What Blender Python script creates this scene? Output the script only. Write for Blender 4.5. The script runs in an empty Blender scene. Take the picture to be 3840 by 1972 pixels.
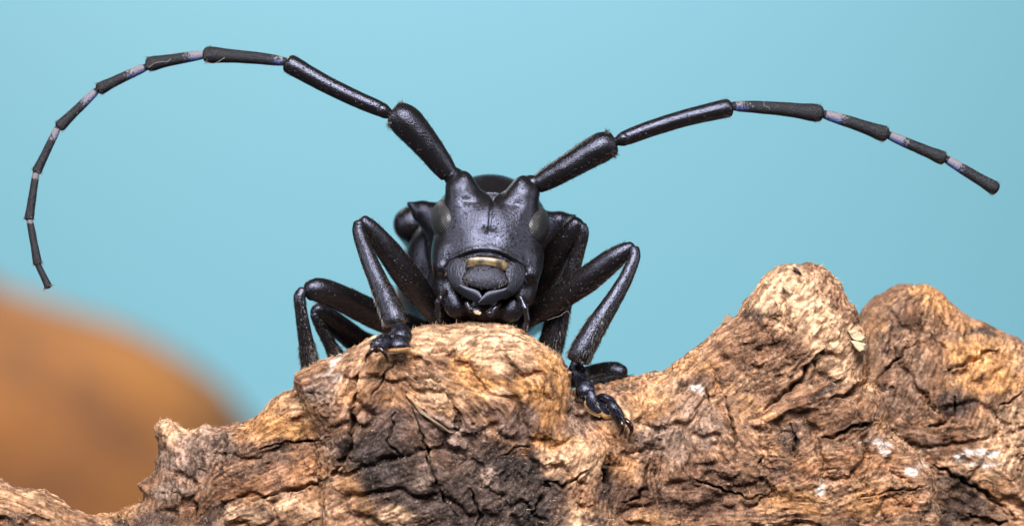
import bpy, math, random
import numpy as np
from mathutils import Vector, Matrix, Euler

random.seed(7)
RNG = np.random.default_rng(11)
MM = 0.001                      # everything below is laid out in millimetres, built in metres
CAM_D = 250.0                   # camera to focus plane, mm
PPM = 60.0                      # photo pixels per mm in the focus plane (y = 0)

scene = bpy.context.scene
COL = scene.collection

# ------------------------------------------------------------------ camera
cam_d = bpy.data.cameras.new("camera")
cam = bpy.data.objects.new("camera", cam_d)
COL.objects.link(cam)
cam.location = (0, -CAM_D * MM, 0)
cam.rotation_euler = (math.radians(90), 0, 0)
cam_d.sensor_width = 36.0
cam_d.lens = 36.0 * CAM_D / 64.0
cam_d.clip_start = 0.01
cam_d.clip_end = 20.0
cam_d.dof.use_dof = True
cam_d.dof.focus_distance = (CAM_D - 1.4) * MM
cam_d.dof.aperture_fstop = cam_d.lens / 3.8
cam_d.dof.aperture_blades = 0
scene.camera = cam

# ------------------------------------------------------------------ world and lamps
world = bpy.data.worlds.new("World")
scene.world = world
world.use_nodes = True
bgn = world.node_tree.nodes.get("Background")
bgn.inputs[0].default_value = (0.72, 0.80, 1.0, 1)
bgn.inputs[1].default_value = 0.09


def area(name, loc, target, sx, sy, power, col=(1, 1, 1)):
    l = bpy.data.lights.new(name, 'AREA')
    l.shape = 'RECTANGLE'
    l.size = sx * MM
    l.size_y = sy * MM
    l.energy = power
    l.color = col
    o = bpy.data.objects.new(name, l)
    COL.objects.link(o)
    o.location = Vector(loc) * MM
    d = Vector(target) * MM - o.location
    o.rotation_euler = d.to_track_quat('-Z', 'Y').to_euler()
    return o


area("softbox_key", (-12, -185, 168), (0, 2, 0), 165, 130, 2.3, (1.0, 0.97, 0.94))
area("softbox_side_left", (-260, -120, 90), (0, 0, -3), 60, 150, 0.32, (0.95, 0.97, 1.0))
area("softbox_side_right", (270, -110, 80), (0, 0, -3), 60, 150, 0.28, (0.95, 0.97, 1.0))
# lamps on the card backdrop, behind the subject
area("backdrop_tint_lamp", (-80, 1330, 420), (-60, 1690, 110), 300, 120, 1.35, (1.0, 0.50, 0.48))  # unseen pink lamp added to redden the upper part of the card
area("backdrop_lamp_high", (0, 1150, 620), (0, 1650, 0), 400, 200, 3.3, (0.80, 0.98, 1.0))
area("backdrop_lamp_low", (0, 1150, -620), (0, 1650, 0), 400, 200, 3.3, (0.80, 0.98, 1.0))
area("mound_lamp", (-380, 760, 480), (-190, 1000, -60), 160, 160, 3.5, (1.0, 0.92, 0.83))

scene.view_settings.view_transform = 'Standard'
scene.view_settings.look = 'None'
scene.view_settings.exposure = 0.0
scene.view_settings.gamma = 1.0
scene.view_settings.use_curve_mapping = False
scene.render.engine = 'CYCLES'
scene.cycles.use_denoising = True
scene.render.resolution_x = 1024
scene.render.resolution_y = 525


# ------------------------------------------------------------------ helpers
def K(px, py, y=0.0):
    """photo pixel + depth (mm behind the focus plane) -> point in mm"""
    s = (CAM_D + y) / CAM_D / PPM
    return np.array([(px - 1920) * s, y, (986 - py) * s])


def tag(o, label=None, cat=None, group=None, kind=None):
    if label: o["label"] = label
    if cat: o["category"] = cat
    if group: o["group"] = group
    if kind: o["kind"] = kind
    return o


def empty(name, loc_mm, parent=None):
    o = bpy.data.objects.new(name, None)
    o.empty_display_size = 0.002
    COL.objects.link(o)
    o.location = Vector(loc_mm) * MM
    if parent:
        o.parent = parent
        bpy.context.view_layer.update()
        o.matrix_parent_inverse = parent.matrix_world.inverted()
    return o


def mesh_obj(name, verts_mm, faces, mat, parent=None, smooth=True, attrs=None):
    """verts in mm (world); object origin at the world origin"""
    me = bpy.data.meshes.new(name)
    v = np.asarray(verts_mm, dtype=np.float64) * MM
    if isinstance(faces, np.ndarray):
        nf, k = faces.shape
        me.vertices.add(len(v))
        me.vertices.foreach_set("co", v.ravel().astype(np.float32))
        me.loops.add(nf * k)
        me.loops.foreach_set("vertex_index", faces.ravel().astype(np.int32))
        me.polygons.add(nf)
        me.polygons.foreach_set("loop_start", np.arange(0, nf * k, k, dtype=np.int32))
        me.polygons.foreach_set("loop_total", np.full(nf, k, dtype=np.int32))
        me.update(calc_edges=True)
    else:
        me.from_pydata([tuple(p) for p in v], [], faces)
        me.update()
    me.validate()
    if smooth:
        me.polygons.foreach_set("use_smooth", np.ones(len(me.polygons), dtype=bool))
    if attrs:
        for an, (typ, arr) in attrs.items():
            a = me.attributes.new(an, typ, 'POINT')
            key = {'FLOAT': 'value', 'FLOAT_VECTOR': 'vector', 'FLOAT_COLOR': 'color'}[typ]
            a.data.foreach_set(key, np.ascontiguousarray(arr, dtype=np.float32).ravel())
    if mat: me.materials.append(mat)
    o = bpy.data.objects.new(name, me)
    COL.objects.link(o)
    if parent:
        o.parent = parent
        bpy.context.view_layer.update()
        o.matrix_parent_inverse = parent.matrix_world.inverted()
    return o


# ---- gradient noise
_perm = RNG.permutation(256).astype(np.int32)
_perm = np.concatenate([_perm, _perm])
_g = RNG.normal(size=(256, 3)).astype(np.float32)
_g /= np.linalg.norm(_g, axis=1, keepdims=True)


def perlin(x, y, z):
    x = np.asarray(x, np.float32); y = np.asarray(y, np.float32); z = np.asarray(z, np.float32)
    x, y, z = np.broadcast_arrays(x, y, z)
    xi = np.floor(x); yi = np.floor(y); zi = np.floor(z)
    fx = x - xi; fy = y - yi; fz = z - zi
    xi = xi.astype(np.int32) & 255; yi = yi.astype(np.int32) & 255; zi = zi.astype(np.int32) & 255
    u = fx * fx * fx * (fx * (fx * 6 - 15) + 10)
    v = fy * fy * fy * (fy * (fy * 6 - 15) + 10)
    w = fz * fz * fz * (fz * (fz * 6 - 15) + 10)

    def g(dx, dy, dz):
        h = _perm[(_perm[(_perm[(xi + dx) & 255] + yi + dy) & 255] + zi + dz) & 255]
        gg = _g[h]
        return gg[..., 0] * (fx - dx) + gg[..., 1] * (fy - dy) + gg[..., 2] * (fz - dz)
    a = g(0, 0, 0); a = a + u * (g(1, 0, 0) - a)
    b = g(0, 1, 0); b = b + u * (g(1, 1, 0) - b)
    a = a + v * (b - a)
    c = g(0, 0, 1); c = c + u * (g(1, 0, 1) - c)
    d = g(0, 1, 1); d = d + u * (g(1, 1, 1) - d)
    c = c + v * (d - c)
    return (a + w * (c - a)) * 1.6


def fbm(x, y, z, octv=4, gain=0.5):
    s = 0; a = 1.0; f = 1.0
    for i in range(octv):
        s = s + a * perlin(x * f + 17.3 * i, y * f + 5.1 * i, z * f - 9.7 * i)
        a *= gain; f *= 2.03
    return s


def sstep(a, b, x):
    t = np.clip((x - a) / (b - a), 0, 1)
    return t * t * (3 - 2 * t)


def surface_nets(V, xs, ys, zs):
    ins = V < 0
    c = ins.astype(np.uint8)
    s = (c[:-1, :-1, :-1] + c[1:, :-1, :-1] + c[:-1, 1:, :-1] + c[1:, 1:, :-1] +
         c[:-1, :-1, 1:] + c[1:, :-1, 1:] + c[:-1, 1:, 1:] + c[1:, 1:, 1:])
    mixed = (s > 0) & (s < 8)
    I, J, L = np.nonzero(mixed)
    idx = np.full(mixed.shape, -1, np.int32)
    idx[I, J, L] = np.arange(len(I))
    P = np.zeros((len(I), 3)); cnt = np.zeros(len(I))
    corners = [(0, 0, 0), (1, 0, 0), (0, 1, 0), (1, 1, 0), (0, 0, 1), (1, 0, 1), (0, 1, 1), (1, 1, 1)]
    for a in range(8):
        for b in range(a + 1, 8):
            ca, cb = corners[a], corners[b]
            if sum(abs(ca[q] - cb[q]) for q in range(3)) != 1: continue
            va = V[I + ca[0], J + ca[1], L + ca[2]]
            vb = V[I + cb[0], J + cb[1], L + cb[2]]
            m = (va < 0) != (vb < 0)
            t = np.where(m, va / np.where(m, va - vb, 1), 0)
            pa = np.stack([xs[I + ca[0]], ys[J + ca[1]], zs[L + ca[2]]], 1)
            pb = np.stack([xs[I + cb[0]], ys[J + cb[1]], zs[L + cb[2]]], 1)
            P += np.where(m[:, None], pa + (pb - pa) * t[:, None], 0)
            cnt += m
    P /= cnt[:, None]
    F = []
    # x edges
    for ax in range(3):
        sl0 = [slice(1, -1)] * 3; sl1 = [slice(1, -1)] * 3
        sl0[ax] = slice(0, -1); sl1[ax] = slice(1, None)
        A = ins[tuple(sl0)]; B = ins[tuple(sl1)]
        ch = A != B
        ii = np.array(np.nonzero(ch))
        off = [1, 1, 1]; off[ax] = 0
        i0 = ii + np.array(off)[:, None]
        b1, b2 = [(1, 2), (2, 0), (0, 1)][ax]

        def cell(d1, d2):
            q = i0.copy(); q[b1] += d1; q[b2] += d2
            return idx[q[0], q[1], q[2]]
        quad = np.stack([cell(-1, -1), cell(0, -1), cell(0, 0), cell(-1, 0)], 1)
        flip = ~A[ch]
        quad[flip] = quad[flip][:, ::-1]
        F.append(quad)
    return P, np.concatenate(F, 0)


def laplacian(P, F, it=1, lam=0.5):
    n = len(P)
    e = np.concatenate([F[:, [0, 1]], F[:, [1, 2]], F[:, [2, 3]], F[:, [3, 0]]], 0)
    deg = np.bincount(e[:, 0], minlength=n) + np.bincount(e[:, 1], minlength=n)
    for _ in range(it):
        Q = np.zeros_like(P)
        for k in range(3):
            Q[:, k] = (np.bincount(e[:, 0], P[e[:, 1], k], n) + np.bincount(e[:, 1], P[e[:, 0], k], n)) / np.maximum(deg, 1)
        P = P + lam * (Q - P)
    return P


def vnormals(P, F):
    a = P[F[:, 2]] - P[F[:, 0]]; b = P[F[:, 3]] - P[F[:, 1]]
    fn = np.cross(a, b)
    N = np.zeros_like(P)
    for k in range(4):
        for q in range(3):
            N[:, q] += np.bincount(F[:, k], fn[:, q], len(P))
    return N / (np.linalg.norm(N, axis=1, keepdims=True) + 1e-12)


def subdivide(P, F):
    """linear quad subdivision"""
    n = len(P)
    e = np.concatenate([F[:, [0, 1]], F[:, [1, 2]], F[:, [2, 3]], F[:, [3, 0]]], 0)
    e.sort(axis=1)
    key = e[:, 0].astype(np.int64) * n + e[:, 1]
    uk, inv = np.unique(key, return_inverse=True)
    em = (P[uk // n] + P[uk % n]) * 0.5
    fc = P[F].mean(1)
    nf = len(F)
    E = n + inv.reshape(4, nf)
    C = n + len(uk) + np.arange(nf)
    NP = np.concatenate([P, em, fc], 0)
    NF = np.concatenate([np.stack([F[:, k], E[k], C, E[k - 1]], 1) for k in range(4)], 0)
    return NP, NF


# ---- node material helpers
class NT:
    def __init__(self, name):
        self.m = bpy.data.materials.new(name)
        self.m.use_nodes = True
        self.t = self.m.node_tree
        self.b = self.t.nodes["Principled BSDF"]
        self.out = self.t.nodes["Material Output"]

    def n(self, typ, **kw):
        nd = self.t.nodes.new(typ)
        for k, v in kw.items(): setattr(nd, k, v)
        return nd

    def l(self, a, b): self.t.links.new(a, b)

    def coord(self, scale=1000.0):
        tc = self.n('ShaderNodeTexCoord')
        vm = self.n('ShaderNodeVectorMath', operation='SCALE')
        vm.inputs['Scale'].default_value = scale
        self.l(tc.outputs['Object'], vm.inputs[0])
        return vm.outputs[0]

    def noise(self, vec, scale, detail=3, rough=0.5, dist=0.0):
        nd = self.n('ShaderNodeTexNoise')
        nd.inputs['Scale'].default_value = scale
        nd.inputs['Detail'].default_value = detail
        nd.inputs['Roughness'].default_value = rough
        nd.inputs['Distortion'].default_value = dist
        self.l(vec, nd.inputs['Vector'])
        return nd.outputs['Fac']

    def voro(self, vec, scale, feature='F1', rnd=1.0):
        nd = self.n('ShaderNodeTexVoronoi', feature=feature)
        nd.inputs['Scale'].default_value = scale
        nd.inputs['Randomness'].default_value = rnd
        self.l(vec, nd.inputs['Vector'])
        return nd.outputs['Distance']

    def ramp(self, fac, stops):
        nd = self.n('ShaderNodeValToRGB')
        cr = nd.color_ramp
        while len(cr.elements) < len(stops): cr.elements.new(0.5)
        for e, (p, c) in zip(cr.elements, stops):
            e.position = p
            e.color = (c[0], c[1], c[2], 1) if isinstance(c, (tuple, list)) else (c, c, c, 1)
        self.l(fac, nd.inputs[0])
        return nd.outputs[0]

    def mapr(self, v, a, b, c, d):
        nd = self.n('ShaderNodeMapRange')
        for i, q in enumerate((a, b, c, d)): nd.inputs[i + 1].default_value = q
        self.l(v, nd.inputs[0])
        return nd.outputs[0]

    def math(self, op, a, b=None):
        nd = self.n('ShaderNodeMath', operation=op)
        for i, q in enumerate((a, b)):
            if q is None: continue
            if isinstance(q, (int, float)): nd.inputs[i].default_value = q
            else: self.l(q, nd.inputs[i])
        return nd.outputs[0]

    def mix(self, fac, a, b, blend='MIX'):
        nd = self.n('ShaderNodeMix', data_type='RGBA', blend_type=blend)
        for i, q in ((0, fac), (6, a), (7, b)):
            if isinstance(q, (int, float)): nd.inputs[i].default_value = q
            elif isinstance(q, (tuple, list)): nd.inputs[i].default_value = (q[0], q[1], q[2], 1)
            else: self.l(q, nd.inputs[i])
        return nd.outputs[2]

    def bump(self, h, strength, dist, normal=None):
        nd = self.n('ShaderNodeBump')
        nd.inputs['Strength'].default_value = strength
        nd.inputs['Distance'].default_value = dist * MM
        self.l(h, nd.inputs['Height'])
        if normal: self.l(normal, nd.inputs['Normal'])
        return nd.outputs[0]

    def attr(self, name, out='Fac'):
        nd = self.n('ShaderNodeAttribute', attribute_name=name)
        return nd.outputs[out]

    def set(self, **kw):
        for k, v in kw.items():
            i = self.b.inputs[k.replace('_', ' ')]
            if isinstance(v, (int, float)): i.default_value = v
            elif isinstance(v, (tuple, list)): i.default_value = (v[0], v[1], v[2], 1)
            else: self.l(v, i)


def mat_cuticle(name, base=(0.0055, 0.0045, 0.0042), rough=0.235, punct=1.0, fine=1.0, tint=(0.66, 0.70, 1.0), ior=1.56):
    N = NT(name)
    v = N.coord()
    n1 = N.noise(v, 11.0, 2, 0.6)
    n2 = N.noise(v, 1.3, 2, 0.5)
    pv = N.voro(v, 3.6)
    pit = N.mapr(pv, 0.10, 0.22, 0.0, 1.0)
    b1 = N.bump(n1, 0.55 * fine, 0.06)
    b2 = N.bump(pit, 1.0 * punct, 0.12, b1)
    dust = N.mapr(N.noise(v, 14.0, 2, 0.5), 0.73, 0.79, 0.0, 0.5)
    col = N.mix(dust, base, (0.16, 0.12, 0.09))
    N.set(Base_Color=col, Normal=b2, IOR=ior,
          Roughness=N.mapr(n2, 0.3, 0.7, rough - 0.02, rough + 0.04),
          Specular_Tint=tint)
    return N.m


def mat_band():
    """antenna segment: black pubescence with a pale blue-white band, weight in attribute 'band'"""
    N = NT("antenna_pubescence")
    v = N.coord()
    n1 = N.noise(v, 12.0, 3, 0.6)
    sp = N.noise(v, 7.0, 4, 0.7)
    bw = N.attr("band")
    m = N.math('ADD', bw, N.math('MULTIPLY', N.math('SUBTRACT', sp, 0.5), 1.9))
    m = N.mapr(m, 0.42, 0.58, 0.0, 1.0)
    bl = N.attr("blue")
    bl = N.mapr(N.math('ADD', bl, N.math('MULTIPLY', N.math('SUBTRACT', n1, 0.5), 1.2)), 0.4, 0.6, 0, 1)
    bandc = N.mix(bl, (0.15, 0.135, 0.155), (0.045, 0.07, 0.22))
    base = N.mix(N.mapr(sp, 0.55, 0.75, 0, 1), (0.006, 0.0055, 0.006), (0.03, 0.027, 0.028))
    col = N.mix(m, base, bandc)
    N.set(Base_Color=col, Roughness=0.48, Normal=N.bump(n1, 1.0, 0.09), IOR=1.42, Specular_Tint=(0.8, 0.84, 1.0))
    return N.m


M_CUT = mat_cuticle("black_cuticle")
M_LEG = mat_cuticle("leg_cuticle", rough=0.24, punct=0.5, fine=0.9)
M_GLOSS = mat_cuticle("glossy_cuticle", base=(0.010, 0.007, 0.007), rough=0.14, punct=0.0, fine=0.3)
M_BAND = mat_band()


def mat_simple(name, base, rough=0.5, spec=None, trans=0.0, ior=1.5, bumpscale=None):
    N = NT(name)
    v = N.coord()
    kw = dict(Roughness=rough, IOR=ior)
    n1 = N.noise(v, 8.0, 3, 0.6)
    N.set(Base_Color=N.mix(N.mapr(n1, 0.35, 0.7, 0, 1), base, tuple(c * 0.55 for c in base)), **kw)
    if bumpscale: N.set(Normal=N.bump(N.noise(v, bumpscale, 3, 0.6), 0.7, 0.05))
    if trans: N.set(Transmission_Weight=trans)
    return N.m


M_HAIR = mat_simple("bristle_dark", (0.05, 0.040, 0.034), 0.4)
M_HAIRP = mat_simple("bristle_pale", (0.11, 0.095, 0.085), 0.45)
M_HAIRB = mat_simple("bristle_blue", (0.03, 0.035, 0.09), 0.4)
M_PAD = mat_simple("golden_tarsal_pad", (0.30, 0.145, 0.045), 0.55, bumpscale=14)
M_PADE = mat_simple("pale_pad_edge", (0.40, 0.32, 0.21), 0.6, bumpscale=14)
M_CLAW = mat_simple("dark_red_claw", (0.018, 0.006, 0.005), 0.12)

# EYE
N = NT("compound_eye")
uvw = N.n('ShaderNodeUVMap')
sep = N.n('ShaderNodeSeparateXYZ'); N.l(uvw.outputs[0], sep.inputs[0])


def hexdist(ox, oy):
    fx = N.math('SUBTRACT', N.math('FRACT', N.math('ADD', sep.outputs[0], ox)), 0.5)
    fy = N.math('MULTIPLY', N.math('SUBTRACT', N.math('FRACT', N.math('ADD', N.math('DIVIDE', sep.outputs[1], 1.732), oy)), 0.5), 1.732)
    return N.math('SQRT', N.math('ADD', N.math('MULTIPLY', fx, fx), N.math('MULTIPLY', fy, fy)))


hd = N.math('MINIMUM', hexdist(0.0, 0.0), hexdist(0.5, 0.5))
fac = N.mapr(hd, 0.12, 0.40, 1.0, 0.0)  # paler facet centres: the glint of each lens painted into the colour
N.set(Base_Color=N.mix(fac, (0.004, 0.004, 0.005), (0.034, 0.032, 0.032)), Roughness=0.34,
      Normal=N.bump(fac, 0.6, 0.05), IOR=1.55)
M_EYE = N.m


# ------------------------------------------------------------------ wood material
N = NT("weathered_driftwood")
v = N.coord()
gn = N.attr("fibre")
colA = N.n('ShaderNodeAttribute', attribute_name="Col").outputs['Color']
sp = N.noise(v, 3.4, 6, 0.75)
fine = N.noise(v, 7.0, 3, 0.75)
c1 = N.mix(N.mapr(gn, 0.25, 0.75, 0, 1), N.mix(1.0, colA, (0.52, 0.44, 0.40), 'MULTIPLY'), N.mix(1.0, colA, (1.22, 1.2, 1.18), 'MULTIPLY'))
c2 = N.mix(N.mapr(sp, 0.52, 0.62, 0, 0.75), c1, N.mix(1.0, c1, (0.30, 0.25, 0.25), 'MULTIPLY'))
c3 = N.mix(N.mapr(sp, 0.30, 0.42, 0.55, 0), c2, N.mix(0.4, c2, (0.62, 0.46, 0.33)))
c4 = N.mix(N.mapr(fine, 0.54, 0.64, 0, 0.65), c3, N.mix(1.0, c3, (0.42, 0.34, 0.32), 'MULTIPLY'))
c5 = N.mix(N.mapr(fine, 0.32, 0.42, 0.55, 0), c4, N.mix(0.4, c4, (0.70, 0.60, 0.52)))
h = N.math('ADD', N.math('MULTIPLY', gn, 0.5), N.math('MULTIPLY', fine, 0.5))
b1 = N.bump(h, 0.85, 0.18)
b2 = N.bump(sp, 0.7, 0.24, b1)
N.set(Base_Color=c5, Roughness=0.82, Normal=b2, IOR=1.4)
N.b.inputs['Specular IOR Level'].default_value = 0.25
M_WOOD = N.m

# ------------------------------------------------------------------ backdrop card
N = NT("blue_card")
v = N.coord()
N.set(Base_Color=N.mix(N.noise(v, 0.004, 2, 0.5), (0.250, 0.575, 0.69), (0.258, 0.583, 0.695)), Roughness=0.9)
N.b.inputs['Specular IOR Level'].default_value = 0.1
M_CARD = N.m
W, Hh, YB = 900.0, 700.0, 1700.0
xs_ = np.linspace(-W, W, 31); zs_ = np.linspace(-Hh, Hh, 23)
bv = []; bf = []
for j, zz in enumerate(zs_):
    for i, xx in enumerate(xs_):
        bv.append((xx, YB - 0.00012 * xx * xx, zz))
for j in range(len(zs_) - 1):
    for i in range(len(xs_) - 1):
        a = j * len(xs_) + i
        bf.append((a, a + 1, a + 1 + len(xs_), a + len(xs_)))
nb = len(bv)
bv += [(p[0], p[1] + 3.0, p[2]) for p in bv]
bf += [tuple(reversed([q + nb for q in f])) for f in list(bf)]
nx_, nz_ = len(xs_), len(zs_)
rim = [i for i in range(nx_)] + [j * nx_ + nx_ - 1 for j in range(1, nz_)] + \
      [(nz_ - 1) * nx_ + i for i in range(nx_ - 2, -1, -1)] + [j * nx_ for j in range(nz_ - 2, 0, -1)]
for q in range(len(rim)):
    a, b = rim[q], rim[(q + 1) % len(rim)]
    bf.append((b, a, a + nb, b + nb))
tag(mesh_obj("backdrop", bv, bf, M_CARD), "plain turquoise blue card backdrop far behind the beetle", "backdrop", kind="structure")

# ------------------------------------------------------------------ blurred brown mound behind
N = NT("brown_mound")
v = N.coord()
sepm = N.n('ShaderNodeSeparateXYZ'); N.l(v, sepm.inputs[0])
n1 = N.noise(v, 0.022, 3, 0.55)
n2 = N.noise(v, 0.05, 4, 0.6)
cc = N.mix(N.mapr(n1, 0.36, 0.66, 0, 1), (0.32, 0.125, 0.046), (0.70, 0.27, 0.060))
cc = N.mix(N.mapr(n2, 0.52, 0.72, 0, 0.6), cc, (0.17, 0.08, 0.04))
N.set(Base_Color=cc, Roughness=0.8, Normal=N.bump(N.noise(v, 0.15, 4, 0.6), 0.6, 4.0))
M_MOUND = N.m
YM = 1000.0
mo = [(-2700, 2640), (-2500, 2100), (-2200, 1640), (-1800, 1310), (-1400, 1110), (-900, 985), (-500, 945), (-150, 985), (0, 1075), (110, 1110), (280, 1165), (430, 1215), (560, 1275), (700, 1350), (800, 1420), (880, 1500), (950, 1590),
      (1010, 1700), (1080, 1900), (1150, 2150), (1150, 2600)]
cx = np.array([K(p[0], p[1], YM) for p in mo])
nu, nv = 200, 40
crestx = np.linspace(cx[0, 0], cx[-2, 0], nu)
crestz = np.interp(crestx, cx[:, 0], cx[:, 2])
crestz = crestz + 1.2 * fbm(crestx * 0.03, 0.0, 3.0, 3)
zb = K(0, 2700, YM)[2]
mv = []; mf = []
for j in range(nv):
    a = math.pi * j / (nv - 1)
    for i in range(nu):
        hgt = max(crestz[i] - zb, 4.0)
        z = zb + hgt * (abs(math.sin(a)) ** 0.75)
        y = YM - 120 * math.cos(a) * (0.45 + 0.55 * min(1, hgt / 150.0))
        d = 4.0 * float(perlin(crestx[i] * 0.02, y * 0.02, z * 0.02)) * math.sin(a)
        mv.append((crestx[i], y + d * 2, z))
for j in range(nv - 1):
    for i in range(nu - 1):
        a = j * nu + i
        mf.append((a, a + 1, a + nu + 1, a + nu))
mf.append(tuple(j * nu for j in range(nv)))
mf.append(tuple(reversed([j * nu + nu - 1 for j in range(nv)])))
tag(mesh_obj("wood_mound", mv, mf, M_MOUND), "out of focus orange brown mound of wood sloping down behind the driftwood", "wood")


# ------------------------------------------------------------------ driftwood
def poly_mm(pts, y):
    return np.array([K(p[0], p[1], y)[[0, 2]] for p in pts])


def densify(P, step):
    out = []
    for i in range(len(P)):
        a, b = P[i], P[(i + 1) % len(P)]
        n = max(1, int(np.linalg.norm(b - a) / step))
        for k in range(n): out.append(a + (b - a) * k / n)
    return np.array(out)


def poly_sdist(X, Z, P):
    """signed distance, positive inside"""
    d2 = np.full(X.shape, 1e9, np.float32)
    ins = np.zeros(X.shape, bool)
    for i in range(len(P)):
        ax, az = P[i]; bx, bz = P[(i + 1) % len(P)]
        ex, ez = bx - ax, bz - az
        t = np.clip(((X - ax) * ex + (Z - az) * ez) / (ex * ex + ez * ez + 1e-9), 0, 1)
        dx = X - ax - t * ex; dz = Z - az - t * ez
        d2 = np.minimum(d2, dx * dx + dz * dz)
        c = ((az > Z) != (bz > Z)) & (X < (bx - ax) * (Z - az) / (bz - az + 1e-12) + ax)
        ins ^= c
    d = np.sqrt(d2)
    return np.where(ins, d, -d)


def line_dist(X, Z, pts):
    d2 = np.full(X.shape, 1e9, np.float32); tt = np.zeros(X.shape, np.float32)
    n = len(pts) - 1
    for i in range(n):
        ax, az = pts[i]; bx, bz = pts[i + 1]
        ex, ez = bx - ax, bz - az
        t = np.clip(((X - ax) * ex + (Z - az) * ez) / (ex * ex + ez * ez + 1e-9), 0, 1)
        q = (X - ax - t * ex) ** 2 + (Z - az - t * ez) ** 2
        m = q < d2
        d2 = np.where(m, q, d2); tt = np.where(m, (i + t) / n, tt)
    return np.sqrt(d2), tt


LOBES = {
    # name: (outline px, depth of the outline, front swell T, L, back swell T, L)
    'A': ([(440, 1935), (470, 1897), (548, 1871), (522, 1816), (588, 1764), (588, 1727), (603, 1683), (580, 1625), (588, 1588), (612, 1572), (639, 1570), (683, 1612),
           (735, 1603), (764, 1594), (823, 1612), (870, 1594), (911, 1588), (955, 1566), (1007, 1522), (1029, 1485), (1095, 1459), (1110, 1415), (1200, 1440), (1300, 1480),
           (1345, 1560), (1330, 1640), (1360, 1760), (1420, 1860), (1440, 1990), (1450, 2260), (380, 2260)], 0.4, 2.6, 2.2, 5.0, 3.5),
    'B': ([(1105, 1440), (1112, 1399), (1149, 1383), (1205, 1352), (1298, 1324), (1342, 1299), (1385, 1272), (1435, 1260), (1534, 1240), (1597, 1219), (1700, 1216), (1839, 1210),
           (1920, 1225), (1994, 1268), (2056, 1305), (2112, 1361), (2131, 1399), (2142, 1460), (2135, 1540), (2190, 1610), (2254, 1637), (2293, 1691), (2275, 1760),
           (2265, 1800), (2290, 1890), (2330, 1980), (2360, 2260), (1180, 2260), (1200, 1900), (1180, 1600)], -1.9, 3.0, 2.0, 15.0, 3.2),
    'C': ([(1900, 1500), (2100, 1480), (2239, 1446), (2332, 1425), (2409, 1405), (2486, 1390), (2563, 1344), (2625, 1290), (2671, 1251), (2712, 1212), (2760, 1195), (2795, 1135),
           (2826, 1089), (2868, 1040), (2911, 1003), (2972, 988), (3030, 990), (3078, 991), (3116, 1019), (3147, 1066), (3178, 1128), (3213, 1166), (3225, 1230), (3250, 1262),
           (3245, 1330), (3240, 1413), (3317, 1475), (3321, 1568), (3348, 1630), (3433, 1691), (3495, 1769), (3510, 1861), (3540, 1975), (3560, 2260), (1850, 2260)],
          1.9, 3.2, 2.5, 12.0, 4.0),
    'D': ([(3150, 1420), (3190, 1260), (3220, 1197), (3240, 1151), (3278, 1112), (3363, 1076), (3400, 1066), (3471, 1062), (3510, 1077), (3579, 1151), (3640, 1190), (3672, 1205),
           (3749, 1236), (3840, 1286), (3990, 1390), (4100, 1600), (4150, 2260), (3000, 2260)], 7.2, 3.6, 3.4, 8.0, 4.0),
    'E': ([(-260, 1830), (-100, 1778), (0, 1797), (88, 1830), (184, 1849), (240, 1875), (272, 1908), (353, 1930), (456, 1922), (600, 1940), (800, 2000), (820, 2260), (-300, 2260)],
          1.2, 2.6, 1.6, 5.0, 3.0),
}
DX = 0.135
gx = np.arange(-38.5, 38.5, DX).astype(np.float32)
gz = np.arange(-22.5, 0.9, DX).astype(np.float32)
gy = np.concatenate([np.arange(-8.0, 5.0, DX), np.arange(5.0, 18.5, 0.4)]).astype(np.float32)
X2, Z2 = np.meshgrid(gx, gz, indexing='ij')

# silhouette roughness and relief (2-D fields over the wood's x-z face)
wob = 0.16 * fbm(X2 * 0.9, Z2 * 0.9, 0.0, 4, 0.55)
relief = (0.75 * fbm(X2 * 0.16, Z2 * 0.20, 1.7, 2) + 0.27 * fbm(X2 * 0.42 + 0.3 * Z2, Z2 * 0.5, 4.2, 3, 0.5))
rid = 1 - np.abs(fbm(X2 * 0.22 - 0.12 * Z2, Z2 * 0.30 + 0.1 * X2, 8.8, 3))
relief = relief + 0.55 * (sstep(0.80, 1.0, rid))          # folds cut back into the wood

# traced steps: the face left of / above each line stands proud (px polylines, step in mm, width)
wood_front = {}
WV = np.full((len(gx), len(gy), len(gz)), 9.0, np.float32)
for key, (pts, yc, Tf, Lf, Tb, Lb) in LOBES.items():
    P = densify(poly_mm(pts, yc), 1.0)
    d = poly_sdist(X2, Z2, P).astype(np.float32) + wob * (1.0 if key != 'B' else 0.55)
    dp = np.maximum(d, 0)
    hf = Tf * np.sqrt(1 - np.exp(-2 * dp / Lf)) + 0.055 * dp
    hb = Tb * np.sqrt(1 - np.exp(-2 * dp / (Lb * 2.2)))
    rel = relief * sstep(0.0, 2.2, dp)
    if key in 'AE': rel = rel * 0.9
    front = yc - hf + rel
    front = np.where(d > 0, front, 99)
    back = yc + hb + 0.4 * rel
    wood_front[key] = front
    lo = np.where(d > 0, yc - hf + rel, yc)
    hi = np.where(d > 0, back, yc)
    S = np.maximum(lo[:, None, :] - gy[None, :, None], gy[None, :, None] - hi[:, None, :])
    S = np.where((d > 0)[:, None, :], S, np.maximum(-d, 0.02)[:, None, :])
    WV = np.minimum(WV, S.astype(np.float32))
FRONT = np.minimum.reduce([wood_front[k] for k in wood_front])


def wood_y(px, py):
    """front surface of the wood along the sight line through a pixel"""
    y = 0.0
    for _ in range(6):
        p = K(px, py, y)
        i = int(np.clip(round((p[0] - gx[0]) / DX), 1, len(gx) - 2)); k = int(np.clip(round((p[2] - gz[0]) / DX), 1, len(gz) - 2))
        f = float(FRONT[i - 1:i + 2, k - 1:k + 2].min())
        if f > 50: return 0.0
        y = f
    return y


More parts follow.
